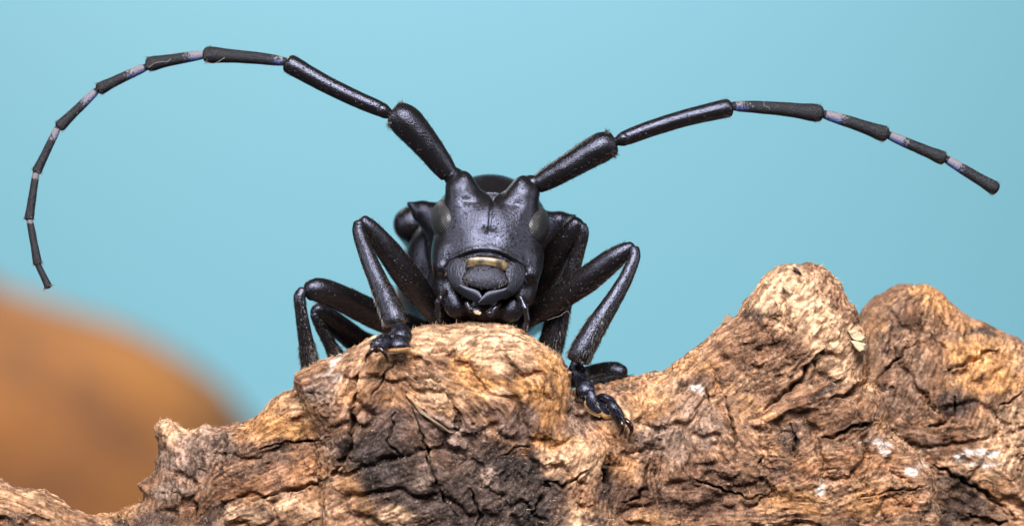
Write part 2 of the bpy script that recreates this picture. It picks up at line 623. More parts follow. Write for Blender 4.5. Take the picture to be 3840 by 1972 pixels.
P, F = surface_nets(WV, gx.astype(float), gy.astype(float), gz.astype(float))
del WV
P = laplacian(P, F, 2, 0.5)
P, F = subdivide(P, F)
P = laplacian(P, F, 2, 0.5)
Nn = vnormals(P, F)
x, y, z = P[:, 0].astype(np.float32), P[:, 1].astype(np.float32), P[:, 2].astype(np.float32)
# photo-plane coordinates of each vertex, used to lay stains and the darker crevice tone
sc = CAM_D / (CAM_D + y) * PPM
PX = 1920 + x * sc; PY = 986 - z * sc


def blob(cx, cy, rx, ry, ang=0.0):
    c, s = math.cos(math.radians(ang)), math.sin(math.radians(ang))
    dx = (PX + WPX - cx); dy = (PY + WPY - cy)
    a = (dx * c + dy * s) / rx; b = (-dx * s + dy * c) / ry
    return np.clip(1.35 - np.sqrt(a * a + b * b), 0, 1)


w1 = fbm(x * 0.35, y * 0.35, z * 0.35, 3)
w2 = fbm(x * 0.35 + 40, y * 0.35, z * 0.35 + 11, 3)
WPX = 55 * w1; WPY = 55 * w2
# grain direction: flow angle over the face, degrees from +x in the x-z plane
def field(pts, soft):
    wsum = 1e-6; ca = 0; sa = 0
    for (cx_, cy_, a) in pts:
        w = 1.0 / (((PX - cx_) ** 2 + (PY - cy_) ** 2) / soft ** 2 + 0.08) ** 2
        ca = ca + w * math.cos(math.radians(2 * a)); sa = sa + w * math.sin(math.radians(2 * a)); wsum = wsum + w
    return 0.5 * np.arctan2(sa, ca)


ang = field([(650, 1700, 85), (900, 1600, 35), (1000, 1800, 20), (1150, 1550, 15), (1350, 1500, 60), (1700, 1280, 8), (1600, 1450, -35), (1700, 1600, -40), (1500, 1800, 20),
             (1850, 1800, 45), (2100, 1700, 60), (2250, 1500, -50), (2500, 1600, 55), (2650, 1700, -60), (2800, 1350, 30), (3000, 1100, 60), (2700, 1850, 5), (3200, 1800, 12),
             (3100, 1450, 35), (3350, 1300, 65), (3650, 1400, 80), (3600, 1750, -15), (3780, 1600, 70), (200, 1900, -20)], 160.0)
ang = ang + 0.35 * w1
ca, sa = np.cos(ang), np.sin(ang)
al = x * ca + z * sa
ac = -x * sa + z * ca
NCL = 8
acl = np.mod(ang, math.pi) / (math.pi / NCL)
c0 = np.floor(acl).astype(int) % NCL; wb = sstep(0.25, 0.75, acl - np.floor(acl)); c1_ = (c0 + 1) % NCL
active = (Nn[:, 1] < 0.6) & (y < 6.0) & (np.abs(PX - 1920) < 2150) & (PY < 2080)


def fibre(fa, fc, octv, seed, gain=0.55):
    """noise drawn out along the grain; blends fixed directions so that it never swirls"""
    out = np.zeros(len(x), np.float32)
    for c in range(NCL):
        th_ = c * math.pi / NCL
        for cl, wt in ((c0, 1 - wb), (c1_, wb)):
            ii = np.nonzero((cl == c) & (wt > 0.003) & active)[0]
            if len(ii) == 0: continue
            a_ = x[ii] * math.cos(th_) + z[ii] * math.sin(th_); b_ = -x[ii] * math.sin(th_) + z[ii] * math.cos(th_)
            b_ = b_ + 0.18 * w1[ii]
            out[ii] += wt[ii] * fbm(a_ * fa + seed + 13 * c, b_ * fc, y[ii] * fc * 0.6, octv, gain)
    return out


FB1 = fibre(0.22, 1.2, 3, 2.0)
FB2 = fibre(0.55, 4.6, 2, 9.0)
frontm = sstep(0.45, -0.2, Nn[:, 1]) * (y < 6)
idx = np.nonzero((Nn[:, 1] < 0.6) & (y < 6.0) & (np.abs(PX - 1920) < 2150) & (PY < 2080))[0]
disp = np.zeros(len(P), np.float32)
# fibrous relief, crumbly relief
xx, yy, zz_ = x[idx], y[idx], z[idx]
f1 = FB1[idx]; f2 = FB2[idx]
qf = f1 * 2.6 + 0.5 * w2[idx]
flake = np.floor(qf) + sstep(0.72, 1.0, qf - np.floor(qf)) - qf * 0.55
cr = fbm(xx * 1.8, yy * 1.8, zz_ * 1.8, 3, 0.65)
pit = perlin(xx * 3.1 + 9, yy * 3.1, zz_ * 3.1)
zone = sstep(0.1, 0.6, w1[idx])
fz = sstep(-0.1, 0.5, w2[idx])
gt = perlin(xx * 4.3, yy * 4.3, zz_ * 4.3 + 3)
dd = 0.05 * f1 + (0.010 + 0.026 * fz) * f2 + (0.008 + 0.06 * fz) * flake + (0.045 + 0.10 * zone) * cr + 0.035 * gt
dd -= 0.20 * sstep(0.35, 0.8, pit) * sstep(0.1, 0.5, w2[idx])
ridge = 1 - np.abs(fbm(xx * 0.5 + 3, yy * 0.5, zz_ * 0.5 - 8, 3, 0.55))
dd -= 0.14 * sstep(0.955, 0.995, ridge) * sstep(-0.2, 0.3, w2[idx] + w1[idx])
disp[idx] = dd

CRACKS = [
    ([(1340, 1400), (1322, 1480), (1325, 1560), (1315, 1640), (1290, 1720), (1240, 1790)], 0.30, 1.3),
    ([(1240, 1790), (1120, 1830), (1000, 1860), (900, 1880)], 0.22, 0.9),
    ([(840, 1610), (850, 1660), (830, 1740), (835, 1780)], 0.16, 0.8),
    ([(1480, 1540), (1470, 1600), (1455, 1660), (1500, 1700), (1530, 1720)], 0.14, 0.7),
    ([(1530, 1490), (1570, 1590), (1600, 1680), (1620, 1770), (1640, 1830), (1690, 1900), (1720, 1940)], 0.17, 0.9),
    ([(1760, 1830), (1790, 1880), (1800, 1930), (1790, 1990)], 0.17, 0.9),
    ([(1860, 1720), (1910, 1690), (1960, 1675), (2005, 1668)], 0.13, 0.7),
    ([(2040, 1810), (2110, 1820), (2150, 1800), (2200, 1760)], 0.18, 0.9),
    ([(1980, 1945), (2040, 1860), (2060, 1830)], 0.17, 0.9),
    ([(1520, 1480), (1600, 1560), (1680, 1610), (1760, 1620)], 0.20, 0.7),
    ([(1380, 1500), (1420, 1450), (1450, 1400), (1480, 1350)], 0.16, 0.8),
    ([(1545, 1420), (1600, 1410), (1660, 1425)], 0.20, 1.0),
    ([(2720, 1490), (2740, 1560), (2755, 1640), (2765, 1700)], 0.16, 0.8),
    ([(2640, 1440), (2660, 1500), (2670, 1560)], 0.12, 0.5),
    ([(2860, 1540), (2930, 1480), (3000, 1430), (3040, 1370), (3090, 1310)], 0.26, 1.3),
    ([(3120, 1500), (3180, 1480), (3215, 1450), (3260, 1420)], 0.26, 1.3),
    ([(3080, 1650), (3140, 1630), (3200, 1600), (3290, 1580)], 0.20, 1.0),
    ([(2960, 1590), (2990, 1660), (2985, 1720)], 0.18, 0.9),
    ([(2430, 1720), (2420, 1830), (2390, 1870), (2330, 1880)], 0.20, 0.9),
    ([(2600, 1800), (2700, 1830), (2800, 1870), (2900, 1850)], 0.16, 0.9),
    ([(3220, 1860), (3350, 1840), (3480, 1825)], 0.14, 0.8),
    ([(3270, 1440), (3330, 1380), (3400, 1310), (3440, 1275)], 0.15, 0.8),
    ([(3490, 1600), (3540, 1580), (3580, 1540), (3580, 1490)], 0.26, 1.4),
    ([(3530, 1395), (3600, 1370), (3680, 1330), (3740, 1310)], 0.17, 0.9),
    ([(3740, 1530), (3790, 1500), (3840, 1470)], 0.15, 0.9),
    ([(3460, 1240), (3455, 1180), (3440, 1120)], 0.12, 0.5),
    ([(3625, 1200), (3625, 1240), (3615, 1270)], 0.16, 0.9),
    ([(3500, 1740), (3600, 1800), (3700, 1850), (3800, 1930)], 0.24, 1.2),
    ([(3630, 1930), (3700, 1950), (3780, 1960)], 0.24, 1.2),
    ([(2250, 1640), (2290, 1700), (2260, 1790), (2300, 1900)], 0.18, 0.7),
    ([(700, 1900), (735, 1890), (740, 1950)], 0.2, 1.0),
    ([(950, 1690), (1060, 1660), (1160, 1650), (1240, 1640)], 0.16, 0.6),
]
qx = x + 0.22 * perlin(x * 1.7, y * 1.7, z * 1.7); qz = z + 0.22 * perlin(x * 1.7 + 31, y * 1.7, z * 1.7)
qpx = 1920 + qx * sc; qpy = 986 - qz * sc
for pts, wd, dep in CRACKS:
    pa = np.array(pts, float)
    lo = pa.min(0) - 60; hi = pa.max(0) + 60
    ii = np.nonzero((qpx > lo[0]) & (qpx < hi[0]) & (qpy > lo[1]) & (qpy < hi[1]) & (Nn[:, 1] < 0.5) & (y < 6))[0]
    dl, tt = line_dist(qpx[ii], qpy[ii], pa)
    wpx = wd * PPM * 0.52 * (0.35 + 0.65 * np.sin(np.pi * np.clip(tt, 0.03, 0.97)))
    disp[ii] -= 0.85 * dep * np.exp(-(dl / wpx) ** 2) * (0.35 + 0.65 * np.sin(np.pi * np.clip(tt, 0.05, 0.95)))
    # lip on one side
    disp[ii] += 0.09 * np.exp(-((dl - wpx * 2.2) / (wpx * 1.4)) ** 2)
P2 = P + Nn * disp[:, None]

# stains, plus darker tone along crevices
base = np.array([0.41, 0.255, 0.150])
cols = np.tile(base, (len(P), 1)).astype(np.float32)


def lay(w, c):
    global cols
    w = np.clip(w, 0, 1)[:, None]
    cols = cols * (1 - w) + np.array(c, np.float32) * w


BROWN = (0.205, 0.115, 0.065); DARK = (0.072, 0.053, 0.047); ORG = (0.52, 0.28, 0.10); LIGHT = (0.68, 0.475, 0.29)
GREY = (0.34, 0.265, 0.215); WHITE = (0.86, 0.82, 0.76); RUST = (0.34, 0.17, 0.075); BLK = (0.045, 0.038, 0.038)
big = fbm(x * 0.22 + 7, y * 0.3, z * 0.28 - 3, 4, 0.6)
lay(sstep(-0.1, 0.45, big) * 0.85, BROWN)
lay(sstep(0.1, 0.6, -big) * 0.5, ORG)
B_ = lambda L, c, k=1.0: [lay(k * sstep(0.05, 0.9, blob(*b)), c) for b in L]
# left lobe
B_([(700, 1690, 120, 90), (850, 1700, 90, 80), (640, 1830, 90, 50), (1200, 1480, 90, 60)], GREY, 0.8)
B_([(660, 1605, 70, 40)], LIGHT, 0.9)
B_([(860, 1700, 80, 110), (760, 1720, 70, 80), (1000, 1760, 120, 40, -20), (1270, 1620, 60, 120)], (0.19, 0.135, 0.105), 0.85)
B_([(1090, 1580, 170, 70, -15), (1000, 1560, 90, 50)], ORG, 0.85)
B_([(1100, 1545, 80, 30)], LIGHT, 0.7)
B_([(1050, 1680, 190, 45, -10), (900, 1760, 120, 60, -30), (860, 1900, 160, 50), (1230, 1560, 90, 60)], BROWN, 0.9)
B_([(1030, 1690, 110, 18, -12), (560, 1920, 70, 50), (800, 1930, 80, 40), (960, 1925, 60, 25), (1040, 1735, 130, 22, -12), (860, 1840, 90, 22, -30), (1290, 1700, 26, 90), (470, 1950, 40, 40)], DARK, 0.85)
B_([(900, 1830, 160, 40, -25), (1150, 1760, 100, 60)], RUST, 0.7)
B_([(1080, 1880, 150, 50, 15), (900, 1940, 100, 40)], LIGHT, 0.55)
B_([(1370, 1830, 60, 110, -15)], ORG, 0.9)
# mound
B_([(1700, 1290, 430, 75, 3), (1900, 1290, 160, 80, 20)], LIGHT, 0.9)
B_([(1850, 1440, 200, 80, 20), (2060, 1380, 90, 70, 40), (1980, 1500, 120, 70)], ORG, 0.85)
B_([(1660, 1480, 90, 60, 20), (1860, 1480, 50, 40)], LIGHT, 0.8)
B_([(1420, 1430, 60, 80, 20), (1500, 1400, 40, 60), (1880, 1380, 60, 25)], BROWN, 0.85)
B_([(1230, 1370, 80, 20, -25), (1260, 1420, 40, 20)], WHITE, 0.6)
B_([(1430, 1550, 110, 60, 10), (1700, 1640, 220, 70, 25), (1950, 1580, 150, 60, 20)], (0.17, 0.115, 0.095), 0.95)
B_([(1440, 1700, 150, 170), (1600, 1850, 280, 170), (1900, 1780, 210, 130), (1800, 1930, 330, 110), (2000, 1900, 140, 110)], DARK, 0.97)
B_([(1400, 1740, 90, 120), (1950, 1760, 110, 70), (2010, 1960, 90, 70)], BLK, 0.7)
B_([(1640, 1590, 110, 22, 35), (1850, 1790, 50, 40), (1590, 1790, 60, 50, 40)], GREY, 0.8)
B_([(2130, 1700, 100, 100, 30), (2190, 1960, 60, 130, -15), (1480, 1950, 60, 40)], LIGHT, 0.75)
B_([(2060, 1620, 80, 60)], ORG, 0.8)
# saddle and right peak
B_([(2190, 1540, 80, 90, 40), (2480, 1650, 140, 90), (2620, 1560, 120, 70, 40)], GREY, 0.6)
B_([(2370, 1570, 90, 60, -20), (2480, 1450, 120, 40, -20)], LIGHT, 0.75)
B_([(2430, 1500, 100, 60)], ORG, 0.5)
B_([(2650, 1410, 60, 40), (2580, 1420, 30, 20), (2830, 1180, 40, 40, 40), (2950, 1330, 70, 40), (2410, 1690, 26, 80)], DARK, 0.75)
B_([(2800, 1330, 170, 60, -25), (2980, 1340, 120, 60), (3050, 1490, 150, 60, -15), (3160, 1560, 130, 50, -15)], BROWN, 0.8)
B_([(2560, 1860, 300, 90, 5), (2310, 1840, 90, 90), (2700, 1760, 150, 50, 20), (2900, 1800, 120, 60)], (0.165, 0.098, 0.066), 0.95)
B_([(2280, 1800, 50, 80), (2980, 1660, 50, 110, 15), (3090, 1480, 90, 20, -30), (3240, 1560, 120, 14, -20), (2250, 1950, 60, 40)], DARK, 0.8)  # includes thin dark strips along the crevices
B_([(2980, 1110, 150, 100), (3040, 1210, 110, 60), (3130, 1330, 80, 120)], LIGHT, 0.9)
B_([(3000, 1020, 110, 40), (2880, 1130, 70, 60)], (0.60, 0.43, 0.27), 0.8)
B_([(2630, 1440, 24, 24), (2640, 1450, 12, 40), (3290, 1640, 60, 16, 10), (3100, 1835, 30, 20), (3420, 1745, 30, 20), (3290, 1680, 30, 30)], WHITE, 0.9)
B_([(3210, 1270, 50, 40)], LIGHT, 0.9)
B_([(3000, 1880, 120, 60), (3300, 1880, 130, 60)], ORG, 0.6)
B_([(3250, 1740, 150, 50, 15), (3380, 1900, 90, 60), (3050, 1760, 90, 50)], RUST, 0.75)
# far right lobe
B_([(3340, 1260, 110, 150), (3420, 1470, 110, 140), (3500, 1640, 110, 60)], (0.235, 0.155, 0.105), 0.95)  # darker tone on the lobe's left face and crevice side
B_([(3420, 1140, 40, 70, 20), (3530, 1500, 90, 110), (3590, 1640, 60, 60)], BROWN, 0.9)
B_([(3590, 1500, 50, 60), (3630, 1850, 170, 60, 25), (3560, 1930, 80, 60), (3700, 1240, 70, 16, 30)], DARK, 0.85)
B_([(3680, 1330, 130, 70, 20), (3700, 1420, 160, 60), (3520, 1110, 70, 50)], (0.60, 0.335, 0.125), 0.8)
B_([(3780, 1620, 110, 120), (3720, 1740, 120, 60)], LIGHT, 0.7)
B_([(3690, 1675, 70, 22, 6), (3690, 1735, 60, 18, 4), (3620, 1690, 20, 24)], WHITE, 1.0)
# far left
B_([(100, 1900, 260, 70, 15)], (0.46, 0.29, 0.16), 0.8)
B_([(60, 1950, 80, 20), (300, 1940, 60, 14)], DARK, 0.6)
# mottling
mot = fbm(x * 1.1 + 50, y * 1.1, z * 1.1, 4, 0.65)
cols *= (1.0 + 0.55 * np.clip(mot, -0.8, 0.8))[:, None]
cols *= (1.0 + 0.22 * np.clip(FB1, -1, 1) + (0.10 + 0.22 * sstep(-0.1, 0.5, w2)) * np.clip(FB2, -1, 1))[:, None]
spk = perlin(x * 4.0 + 70, y * 4.0, z * 4.0)
cols *= (1.0 - 0.62 * sstep(0.28, 0.5, spk) * sstep(-0.5, 0.5, mot + w1))[:, None]
lay(0.5 * sstep(0.05, 0.2, cols[:, 0]) * sstep(0.3, 0.55, -spk) * sstep(-0.4, 0.4, w2 - mot), (0.64, 0.48, 0.34))
cols = 0.30 * (np.maximum(cols, 0.005) / 0.30) ** 1.02 * np.array([1.04, 1.0, 0.98], np.float32)
cols = cols * 0.97 + 0.03 * (cols @ np.array([0.35, 0.5, 0.15], np.float32))[:, None]
cols = cols * np.array([0.88, 0.855, 0.89], np.float32)
cols = np.clip(cols, 0.010, 0.88)
rgba = np.concatenate([cols, np.ones((len(cols), 1), np.float32)], 1)
wood = mesh_obj("driftwood", P2, F, M_WOOD, None, True,
                {"Col": ('FLOAT_COLOR', rgba), "fibre": ('FLOAT', FB2 * 0.5 + 0.5)})
tag(wood, "gnarled tan and dark brown piece of cracked driftwood under the beetle", "driftwood")

# loose fibres along the wood crest (uncountable)
keep = np.nonzero((Nn[:, 2] > 0.25) & (y < 2.5) & (y > -6) & (PX > 400) & (PX < 3840))[0]
pick = RNG.choice(keep, 2600)
hv = []; hf_ = []
for q in pick:
    n_ = Nn[q]; p = P2[q]
    d = n_ * 0.5 + RNG.normal(size=3) * 0.75
    d /= np.linalg.norm(d)
    L_ = 0.12 + 0.28 * RNG.random() ** 2
    s_ = np.cross(d, [0.3, 0.9, 0.2]); s_ /= np.linalg.norm(s_); t_ = np.cross(d, s_)
    r_ = 0.010 + 0.02 * RNG.random()
    b0 = len(hv)
    for k in range(3):
        a = k * 2.094
        hv.append(p - n_ * 0.04 + r_ * (math.cos(a) * s_ + math.sin(a) * t_))
    hv.append(p + d * L_ + n_ * 0.03)
    hf_ += [(b0, b0 + 1, b0 + 3), (b0 + 1, b0 + 2, b0 + 3), (b0 + 2, b0, b0 + 3)]
M_FIB = mat_simple("pale_wood_fibre", (0.62, 0.45, 0.28), 0.8)
fo = mesh_obj("wood_fibres", hv, hf_, M_FIB, wood, False)
tag(fo, kind="stuff")


def splinter(pts_px, y0, th, mat, name="splinter"):
    """a raised flake of wood: outline px, extruded with a tilted chipped top"""
    c = np.mean(np.array(pts_px, float), 0)
    v = []; f = []
    n = len(pts_px)
    for lvl, (sc_, yo) in enumerate([(1.0, th * 0.6), (1.0, -th * 0.25), (0.72, -th * 0.5)]):
        for (a, b) in pts_px:
            jx, jy = RNG.normal(size=2) * 2.0
            v.append(K(c[0] + (a - c[0]) * sc_ + jx, c[1] + (b - c[1]) * sc_ + jy, y0 + yo + RNG.normal() * 0.04))
    for l in range(2):
        for i in range(n):
            j = (i + 1) % n
            f.append((l * n + i, l * n + j, (l + 1) * n + j, (l + 1) * n + i))
    f.append(tuple(range(2 * n, 3 * n))); f.append(tuple(reversed(range(n))))
    o = mesh_obj(name, v, f, mat, wood, False)
    return o


M_CHIP = mat_simple("pale_wood_chip", (0.60, 0.42, 0.25), 0.8, bumpscale=6)
M_CHIPB = mat_simple("brown_wood_chip", (0.27, 0.18, 0.12), 0.85, bumpscale=6)
M_CHIPD = mat_simple("dark_bark_chip", (0.05, 0.035, 0.028), 0.7, bumpscale=6)
M_CHIPW = mat_simple("cream_wood_chip", (0.55, 0.41, 0.26), 0.8, bumpscale=6)
splinter([(2708, 1215), (2716, 1190), (2733, 1176), (2742, 1190), (2758, 1206), (2738, 1226)], 1.7, 0.7, M_CHIPB)
splinter([(2972, 1002), (2984, 1000), (3000, 1016), (3004, 1026), (2990, 1020)], wood_y(2988, 1014) - 0.1, 0.5, M_CHIPD)
yc_ = wood_y(3205, 1275)
for q, pts_ in enumerate([[(3176, 1240), (3206, 1236), (3232, 1258), (3250, 1270), (3238, 1284), (3204, 1276), (3190, 1262)],
                          [(3192, 1280), (3218, 1276), (3246, 1292), (3244, 1312), (3222, 1322), (3206, 1308)]]):
    splinter(pts_, yc_ - 0.12 - 0.09 * (q % 2), 1.0, M_CHIPW)
splinter([(2930, 1075), (2945, 1068), (2975, 1100), (2966, 1110)], wood_y(2952, 1090) - 0.15, 0.7, M_CHIPW)
splinter([(1518, 1480), (1530, 1490), (1600, 1550), (1690, 1620), (1660, 1612), (1570, 1545)], wood_y(1590, 1550) - 0.02, 0.8, M_CHIPB)
splinter([(1380, 1276), (1400, 1258), (1414, 1256), (1412, 1268), (1395, 1280)], wood_y(1396, 1278) - 0.1, 0.5, M_CHIPW)


# ------------------------------------------------------------------ beetle
BE = K(1830, 1230, 4)
beetle = empty("beetle", BE)
tag(beetle, "glossy black longhorn beetle facing forward with long banded antennae on driftwood", "beetle")


def catmull(pts, n):
    pts = np.asarray(pts, float)
    m = len(pts)
    if m == 2:
        t = np.linspace(0, 1, n)[:, None]
        return pts[0] * (1 - t) + pts[1] * t
    seg = np.linalg.norm(np.diff(pts[:, :3], axis=0), axis=1)
    cum = np.concatenate([[0], np.cumsum(seg)])
    out = []
    for s in np.linspace(0, cum[-1], n):
        i = min(int(np.searchsorted(cum, s, side='right')) - 1, m - 2)
        t = (s - cum[i]) / max(seg[i], 1e-9)
        p1, p2 = pts[i], pts[i + 1]
        m1 = (pts[i + 1] - pts[i - 1]) / (cum[i + 1] - cum[i - 1]) * seg[i] if i > 0 else (p2 - p1)
        m2 = (pts[i + 2] - pts[i]) / (cum[i + 2] - cum[i]) * seg[i] if i < m - 2 else (p2 - p1)
        out.append((2 * t ** 3 - 3 * t ** 2 + 1) * p1 + (t ** 3 - 2 * t ** 2 + t) * m1 + (-2 * t ** 3 + 3 * t ** 2) * p2 + (t ** 3 - t ** 2) * m2)
    return np.array(out)


def tube_geo(ctrl, n=28, m=20, flat=1.0, cap=(0.6, 0.6), lump=0.0):
    """ctrl: (px, py, y, r_px); returns verts, faces, sample arrays"""
    q = np.array([np.concatenate([K(c[0], c[1], c[2]), [c[3] / PPM * (CAM_D + c[2]) / CAM_D]]) for c in ctrl])
    s = catmull(q, n)
    C = s[:, :3]; R = np.maximum(s[:, 3], 0.01)
    T = np.gradient(C, axis=0); T /= np.linalg.norm(T, axis=1, keepdims=True)
    A = np.cross(T, np.array([0, 1.0, 0])); A /= np.linalg.norm(A, axis=1, keepdims=True)
    Bn = np.cross(T, A)
    rings = []
    th = np.linspace(0, 2 * np.pi, m, endpoint=False)
    k = 5
    seq = []
    for i in range(k, 0, -1):
        a = i / k * math.pi / 2
        seq.append((C[0] - T[0] * R[0] * cap[0] * math.sin(a), R[0] * max(math.cos(a), 0.02), A[0], Bn[0], T[0], 0.0))
    for i in range(n):
        seq.append((C[i], R[i], A[i], Bn[i], T[i], i / (n - 1)))
    for i in range(1, k + 1):
        a = i / k * math.pi / 2
        seq.append((C[-1] + T[-1] * R[-1] * cap[1] * math.sin(a), R[-1] * max(math.cos(a), 0.02), A[-1], Bn[-1], T[-1], 1.0))
    V = []
    for c, r, a, b, t, u in seq:
        V.append(c + r * (np.cos(th)[:, None] * a + flat * np.sin(th)[:, None] * b))
    V = np.concatenate(V)
    if lump:
        ctr = np.repeat(np.array([q_[0] for q_ in seq]), m, 0)
        dn = V - ctr; ln = np.linalg.norm(dn, axis=1, keepdims=True)
        V = V + dn / (ln + 1e-9) * (lump * perlin(V[:, 0] * 1.3, V[:, 1] * 1.3, V[:, 2] * 1.3))[:, None]
    Fc = []
    nr = len(seq)
    i, j = np.meshgrid(np.arange(nr - 1), np.arange(m), indexing='ij')
    i = i.ravel(); j = j.ravel(); j2 = (j + 1) % m
    Fc = np.stack([i * m + j, i * m + j2, (i + 1) * m + j2, (i + 1) * m + j], 1)
    faces = [tuple(int(v_) for v_ in f_) for f_ in Fc[:, ::-1]]
    faces.append(tuple(range(m))); faces.append(tuple(reversed(range((nr - 1) * m, nr * m))))
    u = np.repeat(np.array([q_[5] for q_ in seq]), m)
    angs = np.tile(th, nr)
    return V, faces, dict(C=C, R=R, T=T, A=A, B=Bn, u=u, ang=angs, flat=flat)


def bristle_geo(S, count, length, lo=0.0, hi=1.0, lean=1.3, spread=0.25, r=0.015, arc=None):
    V = []; Fc = []
    n = len(S['C'])
    for _ in range(count):
        t = lo + (hi - lo) * RNG.random()
        f = t * (n - 1); i = min(int(f), n - 2); w = f - i
        c = S['C'][i] * (1 - w) + S['C'][i + 1] * w
        R = S['R'][i] * (1 - w) + S['R'][i + 1] * w
        th = RNG.random() * 2 * math.pi if arc is None else arc[0] + (arc[1] - arc[0]) * RNG.random()
        nn = math.cos(th) * S['A'][i] + S['flat'] * math.sin(th) * S['B'][i]
        p = c + nn * R
        d = nn * 0.6 + S['T'][i] * lean + RNG.normal(size=3) * spread
        d /= np.linalg.norm(d)
        L = 1.35 * length * (0.5 + 0.8 * RNG.random())
        s_ = np.cross(d, nn + 0.01); s_ /= np.linalg.norm(s_) + 1e-9
        t_ = np.cross(d, s_)
        b0 = len(V)
        for k in range(3):
            a = k * 2.094
            V.append(p - nn * 0.02 + r * (math.cos(a) * s_ + math.sin(a) * t_))
        V.append(p + d * L)
        Fc += [(b0, b0 + 1, b0 + 3), (b0 + 1, b0 + 2, b0 + 3), (b0 + 2, b0, b0 + 3)]
    return V, Fc


def bristles(parent, parts, name="bristles", mat=None):
    V = []; Fc = []
    for v_, f_ in parts:
        b = len(V)
        V += v_; Fc += [tuple(q + b for q in t) for t in f_]
    o = mesh_obj(name, V, Fc, mat or M_HAIR, parent, False)
    tag(o, kind="stuff")
    return o


def tube(name, ctrl, mat, parent, **kw):
    V, Fc, S = tube_geo(ctrl, **kw)
    o = mesh_obj(name, V, Fc, mat, parent)
    return o, S


# ---- body: head capsule, pronotum, elytra and underside as one continuous surface
HC = K(1833, 900, 0)            # head frame origin (mm)
ROLL = math.radians(4.4)
U = 1 / 60.0
bx_ = np.concatenate([np.arange(-10.2, -6.0, 0.16), np.arange(-6.0, 3.6, 0.062), np.arange(3.6, 6.4, 0.16)])
by_ = np.concatenate([np.arange(-4.6, 3.4, 0.062), np.arange(3.4, 13, 0.14), np.arange(13, 43, 0.5)])
bz_ = np.concatenate([np.arange(-8.6, -4.6, 0.16), np.arange(-4.6, 6.6, 0.062)])
bx_ = bx_.astype(np.float32); by_ = by_.astype(np.float32); bz_ = bz_.astype(np.float32)
BV = np.full((len(bx_), len(by_), len(bz_)), 4.0, np.float32)
GX = bx_[:, None, None]; GY = by_[None, :, None]; GZ = bz_[None, None, :]


def smin(a, b, k):
    h = np.clip(0.5 + 0.5 * (b - a) / k, 0, 1)
    return b + (a - b) * h - k * h * (1 - h)


def smax(a, b, k): return -smin(-a, -b, k)


def region(lo, hi):
    i0, i1 = np.searchsorted(bx_, lo[0]), np.searchsorted(bx_, hi[0])
    j0, j1 = np.searchsorted(by_, lo[1]), np.searchsorted(by_, hi[1])
    k0, k1 = np.searchsorted(bz_, lo[2]), np.searchsorted(bz_, hi[2])
    return (slice(i0, i1), slice(j0, j1), slice(k0, k1))


TILT = 0.0


def head2world(u, w, v):
    """head frame (photo px units: right, back, up) -> mm world"""
    u, w, v = u * U, (w + TILT * v) * U, v * U
    c, s = math.cos(ROLL), math.sin(ROLL)
    return np.array([HC[0] + u * c + v * s, w, HC[2] - u * s + v * c])


def localc(sl, rot):
    X = GX[sl[0]] - HC[0]; Y = GY[:, sl[1]]; Z = GZ[:, :, sl[2]] - HC[2]
    if rot:
        c, s = math.cos(ROLL), math.sin(ROLL)
        v_ = (X * s + Z * c)
        return (X * c - Z * s), Y - TILT * v_, v_
    return X, Y, Z


def op_super(c, r, p=2.0, k=0.3, mode='add', tilt=0.0, rot=True):
    """superellipsoid in the head frame, px units"""
    c = np.array(c, float); r = np.array(r, float)
    mg = 70
    ww = head2world(*c)
    ext = r * U + mg * U
    e2 = np.array([ext[0] + ext[2] * 0.1, ext[1] + (abs(tilt) + TILT) * ext[2], ext[2] + ext[0] * 0.1 + abs(tilt) * ext[1]])
    sl = region(ww - e2, ww + e2)
    u, w, v = localc(sl, rot)
    du = u - c[0] * U; dw = w - c[1] * U; dv = v - c[2] * U
    if tilt:
        ct, st = math.cos(tilt), math.sin(tilt)
        dw, dv = dw * ct - dv * st, dw * st + dv * ct
    rr = r * U
    f = (np.abs(du) / rr[0]) ** p + (np.abs(dw) / rr[1]) ** p + (np.abs(dv) / rr[2]) ** p
    f = np.maximum(f, 1e-9) ** (1 / p)
    if p == 2.0:
        g_ = np.sqrt((du / rr[0] ** 2) ** 2 + (dw / rr[1] ** 2) ** 2 + (dv / rr[2] ** 2) ** 2)
        d = f * (f - 1) / np.maximum(g_, 1e-6)
    else:
        d = (f - 1) * float(np.min(rr))
    A = BV[sl]
    BV[sl] = smin(A, d, k) if mode == 'add' else smax(A, -d, k)


def op_cone(a, b, ra, rb, k=0.3, mode='add'):
    a = np.array(a, float); b = np.array(b, float)
    wa, wb = head2world(*a), head2world(*b)
    m_ = max(ra, rb) * U * (1 + TILT) + 1.0
    sl = region(np.minimum(wa, wb) - m_, np.maximum(wa, wb) + m_)
    u, w, v = localc(sl, True)
    a = a * U; b = b * U
    e = b - a; L2 = float(e @ e)
    t = np.clip(((u - a[0]) * e[0] + (w - a[1]) * e[1] + (v - a[2]) * e[2]) / L2, 0, 1)
    d = np.sqrt((u - a[0] - t * e[0]) ** 2 + (w - a[1] - t * e[1]) ** 2 + (v - a[2] - t * e[2]) ** 2) - (ra + (rb - ra) * t) * U
    A = BV[sl]
    BV[sl] = smin(A, d, k) if mode == 'add' else smax(A, -d, k)


# elytra, thorax underside
op_super((-40, 1480, -165), (335, 960, 235), 2.4, 0.5, tilt=-0.10)
for s in (-1, 1):
    op_cone((-50 + s * 262, 700, 42), (-50 + s * 215, 900, 10), 72, 90, 0.35)
op_super((-55, 800, -190), (300, 440, 235), 2.0, 0.6)
op_super((-10, 420, -250), (235, 260, 150), 2.2, 0.6)
